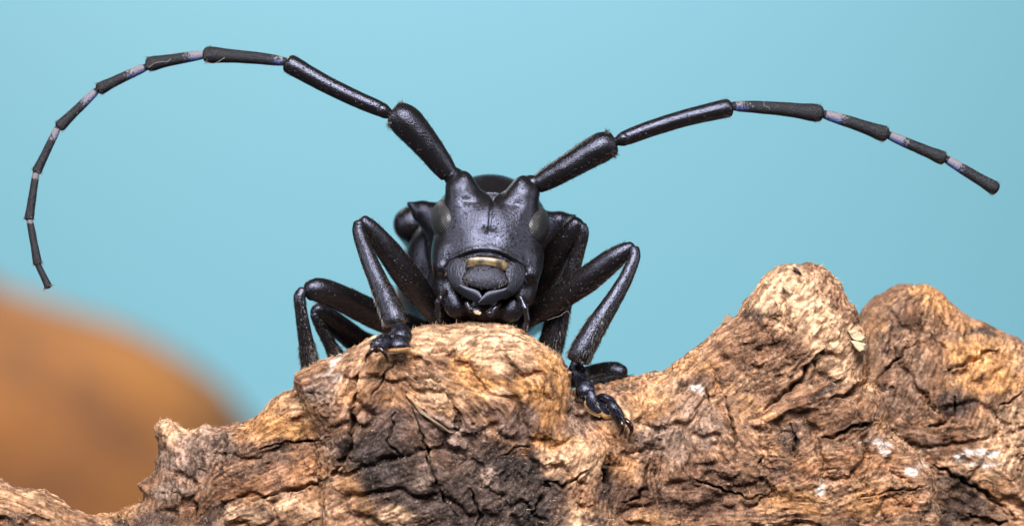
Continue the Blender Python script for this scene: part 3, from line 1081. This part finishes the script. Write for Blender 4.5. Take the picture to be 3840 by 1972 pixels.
# pronotum with side spines
op_super((0, 395, 0), (240, 235, 256), 2.0, 0.45)
op_super((-10, 330, -160), (205, 200, 190), 2.0, 0.6)
for s in (-1, 1):
    op_cone((s * 165, 350, 40), (s * 262, 345, 88), 92, 46, 0.4)
    op_cone((s * 235, 345, 84), (s * 318, 335, 116), 46, 11, 0.22)
for s in (-1, 1):
    op_super((s * 205, 520, -105), (115, 120, 175), 2.0, 0.4)  # side lumps added to face forward and cut the backdrop's reflection
op_cone((0, 90, 0), (0, 300, 0), 165, 190, 0.4)
# head capsule, leaning so that the chin is forward
TILT = 0.30
op_super((0, 36, 3), (205, 176, 195), 2.6, 0.35)
op_super((0, -22, 30), (128, 124, 150), 2.3, 0.5)
for s in (-1, 1):
    op_cone((s * 92, -30, 70), (s * 116, -62, 186), 88, 62, 0.5)
    op_cone((s * 84, -70, 150), (s * 104, -82, 222), 46, 30, 0.3)
    op_super((s * 164, 10, -70), (46, 110, 84), 2.2, 0.35)      # genae
    op_super((s * 164, -50, -110), (32, 46, 34), 2.0, 0.25)     # mandible hinge
    op_super((s * 100, -6, -238), (52, 52, 62), 2.0, 0.5)      # maxilla
    op_super((s * 138, 14, -182), (54, 70, 64), 2.2, 0.55)
    # eye socket rim: shallow seat for the eye
    op_super((s * 186, -12, 66), (44, 92, 68), 2.0, 0.10, 'sub')
op_super((0, 0, -225), (80, 70, 80), 2.0, 0.3)                  # labium
op_super((0, 120, -210), (170, 150, 120), 2.0, 0.5)             # throat
# V notch between the antennal tubercles
sl = region(HC + np.array([-3.6, -4, 0.6]), HC + np.array([3.6, 3.2, 5.6]))
u, w, v = localc(sl, True)
th = math.atan(0.98)
dwedge = np.abs(u) * math.cos(th) - (v - 160 * U + 0.25 * np.maximum(w + 1.2, 0)) * math.sin(th) + 0 * w
BV[sl] = smax(BV[sl], -dwedge, 0.42)
# groove, frons dimple, clypeal line
sl = region(HC + np.array([-4.2, -6, -3.2]), HC + np.array([4.2, 1.5, 4.6]))
u, w, v = localc(sl, True)
up, vp = u / U, v / U
gate = sstep(-0.2, -0.8, w)
gr = 0.085 * np.exp(-(up / 4.5) ** 2) * sstep(5, 40, vp) * sstep(240, 120, vp)
gr = gr + 0.16 * np.exp(-((up / 42) ** 2 + ((vp - 18) / 26) ** 2))
gr = gr + 0.10 * np.exp(-(((np.abs(up) - 92) / 22) ** 2 + ((vp - 140) / 14) ** 2))
arch = -50 - 50 * (up / 135) ** 2
gr = gr + 0.16 * np.exp(-((vp - arch) / 6.0) ** 2) * sstep(160, 120, np.abs(up))
gr = gr - 0.14 * np.exp(-((vp - arch + 13) / 8.0) ** 2) * sstep(160, 120, np.abs(up))
gr = gr - 0.10 * np.exp(-((vp - arch - 18) / 12.0) ** 2) * sstep(150, 100, np.abs(up))
BV[sl] = BV[sl] + gr * gate
# mouth recess below the clypeus
op_super((0, -150, -142), (112, 80, 82), 2.4, 0.14, 'sub')
P, F = surface_nets(BV, bx_.astype(float), by_.astype(float), bz_.astype(float))
del BV
P = laplacian(P, F, 3, 0.5)
body = mesh_obj("body", P, F, M_CUT, beetle)

from mathutils.bvhtree import BVHTree
_bvh = BVHTree.FromPolygons([tuple(p) for p in P], [tuple(int(q) for q in f) for f in F])


def face_w(u, v, default=-140):
    """depth (px units) of the body's front surface at head coords u, v"""
    o_ = head2world(u, -600, v)
    h_ = _bvh.ray_cast(Vector(o_), Vector((0, 1, 0)))
    return h_[0][1] / U if h_[0] is not None else default


def ellipsoid_geo(c, r, nu=40, nv=24, rotm=None):
    V = []; Fc = []; UVs = []
    for j in range(nv + 1):
        ph = math.pi * j / nv
        for i in range(nu):
            a = 2 * math.pi * i / nu
            p = np.array([r[0] * math.sin(ph) * math.cos(a), r[1] * math.sin(ph) * math.sin(a), r[2] * math.cos(ph)])
            if rotm is not None: p = np.array(rotm @ Vector(p))
            V.append(head2world(*(np.array(c) + p)))
    for j in range(nv):
        for i in range(nu):
            i2 = (i + 1) % nu
            Fc.append((j * nu + i, (j + 1) * nu + i, (j + 1) * nu + i2, j * nu + i2))
    return V, Fc


for s in (-1, 1):
    rm = Euler((0.0, math.radians(6 * s), math.radians(-14 * s))).to_matrix()
    V, Fc = ellipsoid_geo((s * 168, -20, 64), (52, 92, 78), 48, 30, rm)
    eo = mesh_obj("eye", V, Fc, M_EYE, beetle)
    uvl = eo.data.uv_layers.new(name="UVMap")
    co = np.array([(v_.co.x, v_.co.y, v_.co.z) for v_ in eo.data.vertices]) / MM
    # arc coordinates across the eye, in facets
    ce = head2world(s * 168, -20, 64)
    rel = co - ce
    aa = np.arctan2(rel[:, 0] * s, -rel[:, 1]) * 1.15
    for lp in eo.data.loops:
        i_ = lp.vertex_index
        uvl.data[lp.index].uv = (aa[i_] / 0.13, rel[i_, 2] / 0.13)


# ---- mouthparts
def hpx(u, v, y):
    """head px coords -> photo px for tube control points at depth y mm"""
    p = head2world(u, 0, v)
    s_ = CAM_D / (CAM_D + y) * PPM
    return 1920 + p[0] * s_, 986 - p[2] * s_


def sheet(name, grid, mat, thick, parent=beetle):
    """grid[j][i] = (u, w, v) head px; solid sheet with thickness backwards"""
    nj, ni = len(grid), len(grid[0])
    V = [head2world(*g_) for r_ in grid for g_ in r_]
    n0 = len(V)
    V += [head2world(g_[0], g_[1] + thick, g_[2]) for r_ in grid for g_ in r_]
    Fc = []
    for j in range(nj - 1):
        for i in range(ni - 1):
            a = j * ni + i
            Fc.append((a, a + ni, a + ni + 1, a + 1))
            Fc.append((a + n0, a + 1 + n0, a + ni + 1 + n0, a + ni + n0))
    rim = [i for i in range(ni)] + [j * ni + ni - 1 for j in range(1, nj)] + [(nj - 1) * ni + i for i in range(ni - 2, -1, -1)] + [j * ni for j in range(nj - 2, 0, -1)]
    for q in range(len(rim)):
        a, b = rim[q], rim[(q + 1) % len(rim)]
        Fc.append((a, b, b + n0, a + n0))
    return mesh_obj(name, V, Fc, mat, parent)


N = NT("amber_membrane")
v = N.coord()
sepx = N.n('ShaderNodeSeparateXYZ'); N.l(v, sepx.inputs[0])
nz1 = N.noise(v, 1.6, 3, 0.6)
N.set(Base_Color=N.mix(N.mapr(nz1, 0.42, 0.62, 0, 1), (0.035, 0.026, 0.02), (0.18, 0.125, 0.06)), Roughness=0.26, IOR=1.4,
      Normal=N.bump(N.noise(v, 3.0, 3, 0.6), 0.4, 0.06))
N.b.inputs['Subsurface Weight'].default_value = 0.15
N.b.inputs['Subsurface Radius'].default_value = (0.0004, 0.0002, 0.0001)
M_AMB = N.m
WM = -112
grid = []
for j in range(9):
    t = j / 8
    row = []
    for i in range(25):
        a = i / 24 * 2 - 1
        top = -64 - 14 * a * a
        bot = -96 - 22 * a * a
        vv = top + (bot - top) * t
        uu = a * (106 - 20 * t)
        row.append((uu, WM - 22 * (1 - a * a * 0.8) + 6 * t - 3 * math.sin(t * math.pi), vv))
    grid.append(row)
sheet("clypeus_membrane", grid, M_AMB, 40)
# labrum
grid = []
for j in range(15):
    t = j / 14
    row = []
    for i in range(31):
        a = i / 30 * 2 - 1
        hw = 62 + 26 * math.sin(min(t * 1.25, 1.0) * math.pi / 2) - 22 * max(0, t - 0.75) / 0.25 * 0.8
        top = -93 - 14 * a * a
        bot = -184 + 14 * a * a
        vv = top + (bot - top) * t
        bulge = 20 * math.sin(math.pi * (0.18 + 0.60 * t)) * math.sqrt(max(0, 1 - 0.85 * a * a))
        row.append((a * hw, WM - 20 - bulge, vv))
    grid.append(row)
M_LAB = mat_cuticle("labrum_cuticle", rough=0.34, punct=1.0, fine=1.0, ior=1.34)
labrum = sheet("labrum", grid, M_LAB, 40)
V = []; Fc = []
for _ in range(160):
    a = RNG.random() * 2 - 1; t = RNG.random()
    if RNG.random() < 0.6: a = math.copysign(0.55 + 0.45 * RNG.random(), a)
    g_ = grid[int(t * 14)][int((a + 1) / 2 * 30)]
    p = head2world(*g_)
    d = np.array([-a * 0.15 + RNG.normal() * 0.25, -0.45, -0.8 + RNG.normal() * 0.15]); d /= np.linalg.norm(d)
    L_ = 0.22 * (0.5 + RNG.random())
    b0 = len(V)
    for k in range(3):
        an = k * 2.094
        V.append(p + 0.010 * np.array([math.cos(an), 0.3, math.sin(an)]))
    V.append(p + d * L_)
    Fc += [(b0, b0 + 1, b0 + 3), (b0 + 1, b0 + 2, b0 + 3), (b0 + 2, b0, b0 + 3)]
tag(mesh_obj("bristles", V, Fc, M_HAIRP, labrum, False), kind="stuff")

# mandibles: outer striated strip curving to a smooth crossing tip
N = NT("mandible_cuticle")
v = N.coord()
mp = N.n('ShaderNodeMapping'); mp.inputs['Scale'].default_value = (9, 9, 2.2); N.l(v, mp.inputs['Vector'])
st = N.noise(mp.outputs[0], 1.0, 2, 0.5)
N.set(Base_Color=(0.012, 0.012, 0.016), Roughness=0.34, IOR=1.34, Specular_Tint=(0.70, 0.74, 1.0), Normal=N.bump(st, 0.9, 0.08))
M_MAND = N.m
M_TIP = mat_cuticle("mandible_tip_cuticle", base=(0.008, 0.008, 0.010), rough=0.28, punct=0.0, fine=0.5, ior=1.38)
def resample(pts, n):
    q = catmull(np.array([(a_, b_, 0.0) for a_, b_ in pts]), n)
    return q[:, :2]


for s in (-1, 1):
    O = resample([(132, -72), (146, -105), (144, -142), (128, -175), (102, -201), (74, -218)], 22)
    I_ = resample([(84, -78), (74, -100), (70, -130), (72, -160), (66, -180), (50, -190)], 22)
    grid = []
    for a_, b_ in zip(O, I_):
        row = []
        for k in range(13):
            f = k / 12
            row.append((s * (a_[0] + (b_[0] - a_[0]) * f), -92 - 34 * math.sin(math.pi * (0.10 + 0.50 * f)), a_[1] + (b_[1] - a_[1]) * f))
        grid.append(row if s < 0 else row[::-1])
    mo_ = sheet("mandible", grid, M_MAND, 46)
    dn = 5 if s > 0 else 0
    O = resample([(108, -186), (94, -201), (70, -216), (40, -228 - dn), (8, -236 - dn), (-8 - 2 * dn, -238 - dn)], 22)
    I_ = resample([(86, -170), (72, -176), (50, -182), (26, -187), (10, -196), (-6 - 2 * dn, -232 - dn)], 22)
    grid = []
    for q, (a_, b_) in enumerate(zip(O, I_)):
        row = []
        for k in range(13):
            f = k / 12
            row.append((s * (a_[0] + (b_[0] - a_[0]) * f) - 6, -116 - 6 * (q / 21) - 22 * math.sin(math.pi * (0.08 + 0.50 * f)) - (5 if s > 0 else 0), a_[1] + (b_[1] - a_[1]) * f))
        grid.append(row if s < 0 else row[::-1])
    sheet("mandible_tip", grid, M_TIP, 44, mo_)
    S = tube_geo([(*hpx(s * 136, -90, -1.6), -1.95, 6), (*hpx(s * 138, -140, -2.2), -2.2, 6), (*hpx(s * 104, -196, -2.3), -2.4, 6)], n=14, m=8)[2]
    bristles(mo_, [bristle_geo(S, 130, 0.24, 0.05, 0.95, lean=1.2)], mat=M_HAIRP)

# palps
def palp(name, pts, parent=beetle):
    root = None
    for i in range(len(pts) - 1):
        a, b = pts[i], pts[i + 1]
        o_, S = tube("palp" if root is None else "palp_segment", [a, ((a[0] + b[0]) / 2, (a[1] + b[1]) / 2, (a[2] + b[2]) / 2, (a[3] + b[3]) / 2 * 0.96), (b[0], b[1], b[2], b[3] * 1.08)],
                     M_GLOSS, parent if root is None else root, n=10, m=14, cap=(0.8, 0.8))
        if root is None: root = o_
    bristles(root, [bristle_geo(S, 40, 0.12, 0.2, 1.0)])
    return root


palp("palp", [(1672, 1092, -1.9, 10), (1652, 1118, -2.5, 11), (1640, 1134, -2.7, 11), (1646, 1202, -2.6, 9)])
palp("palp", [(1925, 1098, -1.9, 12), (1953, 1119, -2.5, 13), (1971, 1158, -2.7, 12), (1977, 1200, -2.7, 11), (1970, 1232, -2.7, 8)])
palp("palp", [(1765, 1128, -2.6, 10), (1752, 1142, -2.9, 12), (1768, 1162, -3.1, 12), (1795, 1168, -3.1, 11)])
palp("palp", [(1872, 1140, -2.6, 9), (1858, 1156, -2.9, 11), (1836, 1176, -3.1, 12)])


# ---- antennae
def seg_antenna(parent, name, ctrl, mat, band=0.0, bandlen=0.3, blue=1.0, **kw):
    V, Fc, S = tube_geo(ctrl, **kw)
    # which side is underside: blue on the lower half
    n_ = V.copy()
    att = None
    if mat is M_BAND:
        u_ = S['u']
        bw = np.clip(band * (1.35 - u_ / max(bandlen * 1.05, 1e-3)), 0, 1) * sstep(0.035, 0.075, u_)
        ctr = np.array([S['C'][int(round(q * (len(S['C']) - 1)))] for q in u_])
        low = (ctr - V)[:, 2] / (np.linalg.norm(ctr - V, axis=1) + 1e-9)
        fr = (ctr - V)[:, 1] / (np.linalg.norm(ctr - V, axis=1) + 1e-9)
        bl = np.clip(0.35 + 0.6 * low, 0, 1) * blue
        att = {"band": ('FLOAT', bw), "blue": ('FLOAT', bl)}
    o_ = mesh_obj(name, V, Fc, mat, parent, attrs=att)
    return o_, S


def make_antenna(ring, scape, pedicel, segs, ydepth, label):
    root = empty("antenna", K(ring[0], ring[1], ring[2]), beetle)
    root["label"] = label
    hairs = []
    # socket bulb
    tube("antenna_base", [(ring[0], ring[1], ring[2] + 0.6, 40), (ring[3], ring[4], ring[2], 36), (ring[5], ring[6], ring[2] + 0.1, 27)], M_CUT, root, n=12, m=22, cap=(0.3, 0.5))
    o_, S = tube("scape", scape, M_CUT, root, n=40, m=28, cap=(0.35, 0.28), lump=0.02)
    hairs.append(bristle_geo(S, 260, 0.16, 0.05, 1.0, lean=0.7))
    hairs.append(bristle_geo(S, 160, 0.22, 0.93, 1.0, lean=0.6, spread=0.5))
    tube("pedicel", pedicel, M_CUT, root, n=10, m=18, cap=(0.8, 0.8))
    for i, (c, band, bl, blue) in enumerate(segs):
        o_, S = seg_antenna(root, "antenna_segment", c, M_LEG if i == 0 else M_BAND, band, bl, blue, n=30, m=18, cap=(0.5, 0.55), lump=0.012)
        hairs.append(bristle_geo(S, 90 if i else 200, 0.13, 0.0, 1.0, lean=1.6, spread=0.2, r=0.009))
        hairs.append(bristle_geo(S, 60, 0.2, 0.93, 1.0, lean=1.2, spread=0.35, r=0.009))
    bristles(root, hairs)
    return root


def segc(x0, y0, x1, y1, d0, d1, r0, r1, bow=0.0, club=1.0):
    """segment control points: narrow base, thicker apex"""
    out = []
    L = math.hypot(x1 - x0, y1 - y0)
    nx_, ny_ = -(y1 - y0) / L, (x1 - x0) / L
    x0, y0 = x0 - (x1 - x0) / L * 12, y0 - (y1 - y0) / L * 12
    for t, k in ((0, -0.25), (0.05, -0.05), (0.1, 0.12), (0.3, 0.34), (0.6, 0.52), (0.80, 0.74 * club), (0.91, 1.0 * club), (0.97, 1.0 * club), (1.0, 0.9 * club)):
        b = bow * math.sin(math.pi * t)
        out.append((x0 + (x1 - x0) * t + nx_ * b, y0 + (y1 - y0) * t + ny_ * b, d0 + (d1 - d0) * t, 1.08 * (r0 + (r1 - r0) * k)))
    return out


make_antenna((1712, 672, 0.1, 1694, 658, 1678, 645),
             [(1682, 652, 0.1, 37), (1660, 622, 0.1, 44), (1610, 556, 0.0, 52), (1556, 492, 0.0, 60), (1518, 452, 0.0, 62), (1488, 430, 0.0, 52), (1478, 424, 0.0, 44)],
             [(1464, 430, 0.0, 18), (1447, 422, 0.0, 25), (1432, 412, 0.0, 27), (1420, 405, 0.1, 20)],
             [(segc(1428, 410, 1086, 240, 0.1, 0.8, 27, 34, -8), 0, 0.3, 1),
              (segc(1068, 232, 776, 206, 0.9, 1.4, 16, 29, 4), 0.62, 0.22, 1.7),
              (segc(762, 207, 560, 242, 1.5, 1.8, 14, 26, 2), 0.95, 0.36, 1),
              (segc(540, 256, 374, 334, 1.9, 2.0, 14, 22, 2), 0.95, 0.42, 1),
              (segc(357, 346, 224, 474, 2.0, 1.8, 13, 20), 0.95, 0.40, 1),
              (segc(214, 486, 138, 642, 1.8, 1.4, 12, 17), 0.9, 0.32, 0.9),
              (segc(134, 654, 109, 820, 1.4, 1.0, 12, 16.5), 0.9, 0.2, 0.7),
              (segc(112, 828, 141, 988, 1.0, 0.6, 11.5, 15.5), 0.9, 0.16, 0.2),
              (segc(143, 994, 181, 1074, 0.6, 0.4, 10, 13.5), 0.0, 0.1, 0)],
             0, "long curving antenna with eleven pale banded segments, its thin tip hanging down")
make_antenna((1976, 700, 0.1, 1998, 690, 2014, 682),
             [(2016, 690, 0.1, 36), (2050, 672, 0.1, 42), (2130, 626, 0.0, 49), (2210, 578, 0.0, 55), (2258, 552, 0.0, 57), (2292, 540, 0.0, 48), (2300, 537, 0.0, 42)],
             [(2314, 530, 0.0, 18), (2328, 525, 0.0, 25), (2342, 520, 0.0, 27), (2354, 515, 0.1, 20)],
             [(segc(2348, 518, 2730, 406, 0.1, 0.6, 27, 33, -10), 0, 0.3, 1),
              (segc(2752, 399, 3072, 426, 0.7, 1.0, 17, 31, -5), 0.6, 0.25, 1.7),
              (segc(3096, 431, 3318, 504, 1.1, 1.3, 16, 28, -2), 1.0, 0.36, 1),
              (segc(3338, 510, 3536, 594, 1.4, 1.4, 15, 24), 1.0, 0.36, 1),
              (segc(3556, 602, 3732, 708, 1.4, 1.2, 15, 24), 1.0, 0.36, 1)],
             0, "shorter antenna ending bluntly after its fifth long segment")


# ---- legs
def make_leg(label, femur, tibia, tarsi=(), claws=(), pads=(), hair=500, femflat=0.85, tibflat=0.8):
    root = empty("leg", K(femur[-1][0], femur[-1][1], femur[-1][2]), beetle)
    root["label"] = label
    hs = []; hb = []
    o_, S = tube("femur", femur, M_LEG, root, n=36, m=26, flat=femflat, cap=(0.7, 0.7), lump=0.02)
    hs.append(bristle_geo(S, hair, 0.17, 0.05, 0.98, lean=1.5, spread=0.2))
    hp = [bristle_geo(S, 220, 0.2, 0.05, 0.75, lean=1.5, spread=0.2, r=0.012)]
    o_, S = tube("tibia", tibia, M_LEG, root, n=40, m=24, flat=tibflat, cap=(0.6, 0.25), lump=0.02)
    hs.append(bristle_geo(S, hair, 0.14, 0.1, 0.7, lean=1.5, spread=0.2))
    hs.append(bristle_geo(S, hair + 200, 0.24, 0.62, 1.0, lean=1.2, spread=0.2))
    for c in tarsi:
        o_, S = tube("tarsal_segment", c[0], M_LEG, root, n=20, m=22, flat=c[1], cap=(0.7, 0.6), lump=0.03)
        hs.append(bristle_geo(S, 130, 0.22, 0.0, 1.0, lean=1.3, spread=0.3))
        if claws: hb.append(bristle_geo(S, 90, 0.2, 0.0, 0.8, lean=1.3, spread=0.3, arc=(0.9, 2.3)))
        if claws: hb.append(bristle_geo(S, 90, 0.2, 0.0, 0.8, lean=1.3, spread=0.3, arc=(-2.3, -0.9)))
    for c in claws:
        tube("claw", c, M_CLAW, root, n=20, m=14, cap=(0.8, 0.8))
    for c, m_, fl in pads:
        o_, S = tube("tarsal_pad", c, m_, root, n=22, m=14, flat=fl, cap=(0.7, 0.7))
    bristles(root, hs)
    bristles(root, hp, "pale_bristles", M_HAIRP)
    if hb: bristles(root, hb, "blue_bristles", M_HAIRB)
    return root


yL = wood_y(1470, 1310); yL2 = wood_y(1400, 1340)
print("wood y at tarsi", yL, yL2, wood_y(2180, 1450), wood_y(2230, 1530), wood_y(2320, 1600))
yt = min(yL, yL2) - 0.1
make_leg("front leg raised high with its foot gripping the pale crest",
         [(1660, 1205, 3.0, 40), (1600, 1130, 2.2, 46), (1530, 1040, 1.4, 52), (1455, 940, 0.8, 46), (1390, 858, 0.4, 34), (1362, 832, 0.3, 27)],
         [(1346, 838, 0.1, 22), (1346, 866, -0.1, 25), (1372, 945, -0.8, 30), (1412, 1040, -1.6, 36), (1448, 1120, -2.3, 42), (1478, 1190, -2.9, 47), (1484, 1212, -3.0, 44)],
         [([(1492, 1226, yt + 0.9, 24), (1500, 1246, yt + 0.4, 40), (1502, 1268, yt + 0.1, 43), (1500, 1280, yt, 30)], 0.75),
          ([(1488, 1258, yt + 0.2, 22), (1490, 1280, yt - 0.3, 38), (1492, 1300, yt - 0.5, 45), (1494, 1308, yt - 0.5, 36)], 0.7),
          ([(1462, 1276, yt - 0.4, 16), (1446, 1278, yt - 0.8, 28), (1420, 1292, yt - 1.2, 29), (1404, 1304, yt - 1.3, 22)], 0.8)],
         [[(1414, 1300, yt - 1.5, 9), (1398, 1310, yt - 1.8, 9.5), (1382, 1326, yt - 1.8, 8), (1373, 1340, yt - 1.5, 6), (1371, 1354, yt - 1.2, 2)],
          [(1410, 1302, yt - 1.6, 9), (1424, 1306, yt - 1.9, 9), (1440, 1322, yt - 2.0, 8), (1452, 1342, yt - 1.7, 6), (1456, 1358, yt - 1.4, 3)]],
         [([(1450, 1314, yt - 0.8, 6), (1490, 1313, yt - 0.9, 9), (1534, 1307, yt - 0.7, 6)], M_PAD, 1.0),
          ([(1446, 1322, yt - 0.75, 3.5), (1490, 1321, yt - 0.88, 4), (1535, 1312, yt - 0.7, 3.5)], M_PADE, 1.0)])
yr1, yr2, yr3 = wood_y(2170, 1430) - 0.5, wood_y(2230, 1530) - 0.5, wood_y(2320, 1600) - 0.4
make_leg("front leg with bent knee and foot reaching down the saddle of the driftwood",
         [(1975, 1200, 2.6, 32), (2040, 1158, 2.0, 42), (2120, 1102, 1.4, 49), (2210, 1042, 0.8, 50), (2295, 975, 0.4, 44), (2345, 940, 0.2, 33), (2366, 928, 0.2, 24)],
         [(2378, 934, 0.0, 20), (2380, 960, -0.1, 22), (2345, 1046, -0.5, 27), (2290, 1140, -0.9, 34), (2225, 1240, -1.3, 42), (2176, 1330, -1.6, 46), (2168, 1352, -1.6, 42)],
         [([(2160, 1362, yr1 + 0.2, 22), (2162, 1385, yr1 + 0.1, 33), (2172, 1410, yr1, 40), (2182, 1430, yr1, 34)], 0.6),
          ([(2186, 1420, yr1, 18), (2190, 1440, yr1 - 0.1, 30), (2196, 1465, yr1 * 0.7 + yr2 * 0.3, 38), (2204, 1482, yr1 * 0.6 + yr2 * 0.4, 30)], 0.6),
          ([(2214, 1472, yr2 + 0.1, 16), (2218, 1492, yr2, 22), (2226, 1518, yr2, 25), (2244, 1542, yr2, 16)], 0.7),
          ([(2236, 1494, yr2 + 0.2, 14), (2258, 1512, yr2 + 0.1, 20), (2280, 1536, yr2, 20), (2294, 1548, yr2, 12)], 0.6),
          ([(2240, 1492, yr2, 9), (2262, 1486, yr2 - 0.35, 13), (2284, 1500, yr2 - 0.5, 17), (2302, 1528, yr3 - 0.3, 21), (2318, 1558, yr3 - 0.2, 24), (2326, 1578, yr3 - 0.2, 20)], 0.9)],
         [[(2328, 1574, yr3 - 0.3, 10), (2334, 1594, yr3 - 0.5, 9.5), (2332, 1614, yr3 - 0.45, 7), (2320, 1636, yr3 - 0.1, 2)],
          [(2336, 1572, yr3 - 0.1, 10), (2356, 1584, yr3 - 0.3, 11), (2368, 1604, yr3 - 0.3, 9), (2366, 1622, yr3, 6), (2358, 1634, yr3 + 0.25, 2.5)]],
         [([(2130, 1400, yr1 + 0.25, 8), (2142, 1428, yr1 + 0.2, 10), (2164, 1448, yr1 + 0.2, 7)], M_PAD, 0.8),
          ([(2158, 1470, yr1 + 0.1, 8), (2166, 1492, yr1 + 0.1, 10), (2188, 1502, yr1 + 0.1, 8)], M_PAD, 0.8),
          ([(2196, 1506, yr2 + 0.05, 7), (2212, 1532, yr2, 11), (2246, 1552, yr2, 10)], M_PAD, 0.8),
          ([(2194, 1512, yr2 + 0.05, 5), (2210, 1541, yr2, 5.5), (2248, 1561, yr2, 5)], M_PADE, 0.8),
          ([(2252, 1548, yr2 + 0.05, 9), (2276, 1562, yr2, 12), (2296, 1560, yr2, 9)], M_PAD, 0.8)])
make_leg("middle leg with a thick bent thigh beside the raised front foot",
         [(1620, 1260, 8.0, 40), (1540, 1230, 6.5, 48), (1440, 1196, 5.0, 52), (1345, 1150, 3.6, 52), (1255, 1106, 2.4, 48), (1190, 1086, 1.8, 46), (1166, 1088, 1.7, 40)],
         [(1136, 1090, 1.5, 20), (1124, 1112, 1.4, 23), (1128, 1160, 1.4, 23), (1142, 1250, 1.6, 27), (1160, 1350, 1.9, 33), (1166, 1405, 2.0, 36)],
         [([(1168, 1415, 2.0, 24), (1178, 1432, 2.2, 34), (1190, 1440, 2.6, 26)], 0.7)])
make_leg("hind leg tucked close under the middle leg",
         [(1560, 1330, 13.0, 40), (1450, 1320, 10.0, 46), (1350, 1284, 7.5, 48), (1268, 1222, 6.0, 44), (1210, 1176, 5.2, 38), (1188, 1164, 5.0, 32)],
         [(1180, 1180, 4.8, 18), (1196, 1215, 4.8, 20), (1232, 1280, 5.0, 24), (1266, 1345, 5.4, 30), (1276, 1378, 5.5, 32)],
         [([(1280, 1385, 5.6, 22), (1290, 1398, 5.8, 30), (1302, 1404, 6.2, 24)], 0.7)])
make_leg("middle leg with a wide thigh pressed against the cheek",
         [(1930, 1200, 7.0, 38), (1985, 1135, 5.6, 46), (2040, 1040, 4.2, 53), (2098, 935, 3.2, 48), (2146, 862, 2.6, 40), (2162, 838, 2.5, 33)],
         [(2182, 848, 2.4, 19), (2188, 870, 2.4, 22), (2164, 958, 2.6, 26), (2134, 1050, 2.8, 32), (2106, 1140, 3.0, 40), (2082, 1230, 3.1, 46), (2062, 1310, 3.2, 48), (2054, 1340, 3.2, 46)],
         [([(2050, 1345, 3.2, 28), (2046, 1362, 3.3, 36), (2040, 1374, 3.6, 28)], 0.7)])
make_leg("hind leg folded flat on the saddle behind the front foot",
         [(1960, 1420, 15.0, 34), (2080, 1424, 10.0, 38), (2190, 1412, 7.0, 38), (2270, 1396, 5.2, 40), (2316, 1394, 4.6, 38), (2332, 1398, 4.5, 30)],
         [(2338, 1416, 4.0, 10), (2330, 1414, 3.2, 12), (2290, 1414, 2.8, 15), (2250, 1424, 2.4, 17), (2222, 1434, 2.2, 16), (2206, 1440, 2.2, 13)],
         [([(2336, 1414, 3.4, 8), (2356, 1416, 3.2, 10), (2378, 1422, 3.2, 8)], 0.7)], hair=260)


# ------------------------------------------------------------------ lint and crumbs on the beetle
M_LINT = mat_simple("pale_lint", (0.30, 0.26, 0.23), 0.7)


def lint(label, pts, r=0.65):
    V, Fc, _ = tube_geo([(p[0], p[1], p[2], r) for p in pts], n=24, m=6)
    tag(mesh_obj("lint_fibre", V, Fc, M_LINT), label, "lint")


lint("pale wavy lint fibre lying along the third banded antenna segment", [(558, 254, 1.2), (580, 238, 1.2), (610, 232, 1.15), (632, 230, 1.2), (648, 206, 1.5), (652, 192, 1.6)])
lint("pale curled lint fibre stuck to the thick knob of the arched antenna", [(770, 232, 0.9), (800, 240, 0.9), (830, 225, 0.85), (868, 200, 0.95), (884, 190, 1.0)])
lint("short hooked lint fibre on the shorter antenna", [(2864, 380, 0.5), (2866, 396, 0.35), (2878, 402, 0.35), (2886, 406, 0.35), (2884, 414, 0.4)])
lint("fine pale thread hanging below the bent front thigh", [(2052, 1200, 1.0), (2074, 1192, 0.9), (2100, 1184, 0.9), (2128, 1166, 0.95), (2136, 1180, 1.1), (2134, 1206, 1.1), (2142, 1212, 1.1)], 0.6)
V = [K(*p) for p in [(1774, 1166, -3.3), (1790, 1164, -3.45), (1806, 1172, -3.3), (1798, 1180, -3.4), (1782, 1176, -3.35), (1776, 1170, -3.0), (1804, 1175, -3.0), (1788, 1174, -3.0)]]
tag(mesh_obj("wood_crumb", V, [(0, 1, 4), (1, 2, 3, 4), (0, 5, 7, 1), (1, 7, 6, 2), (2, 6, 3), (3, 6, 7, 4), (4, 7, 5, 0)], M_CHIPW, None, False),
    "tiny cream wood crumb held between the beetle's palps", "crumb")
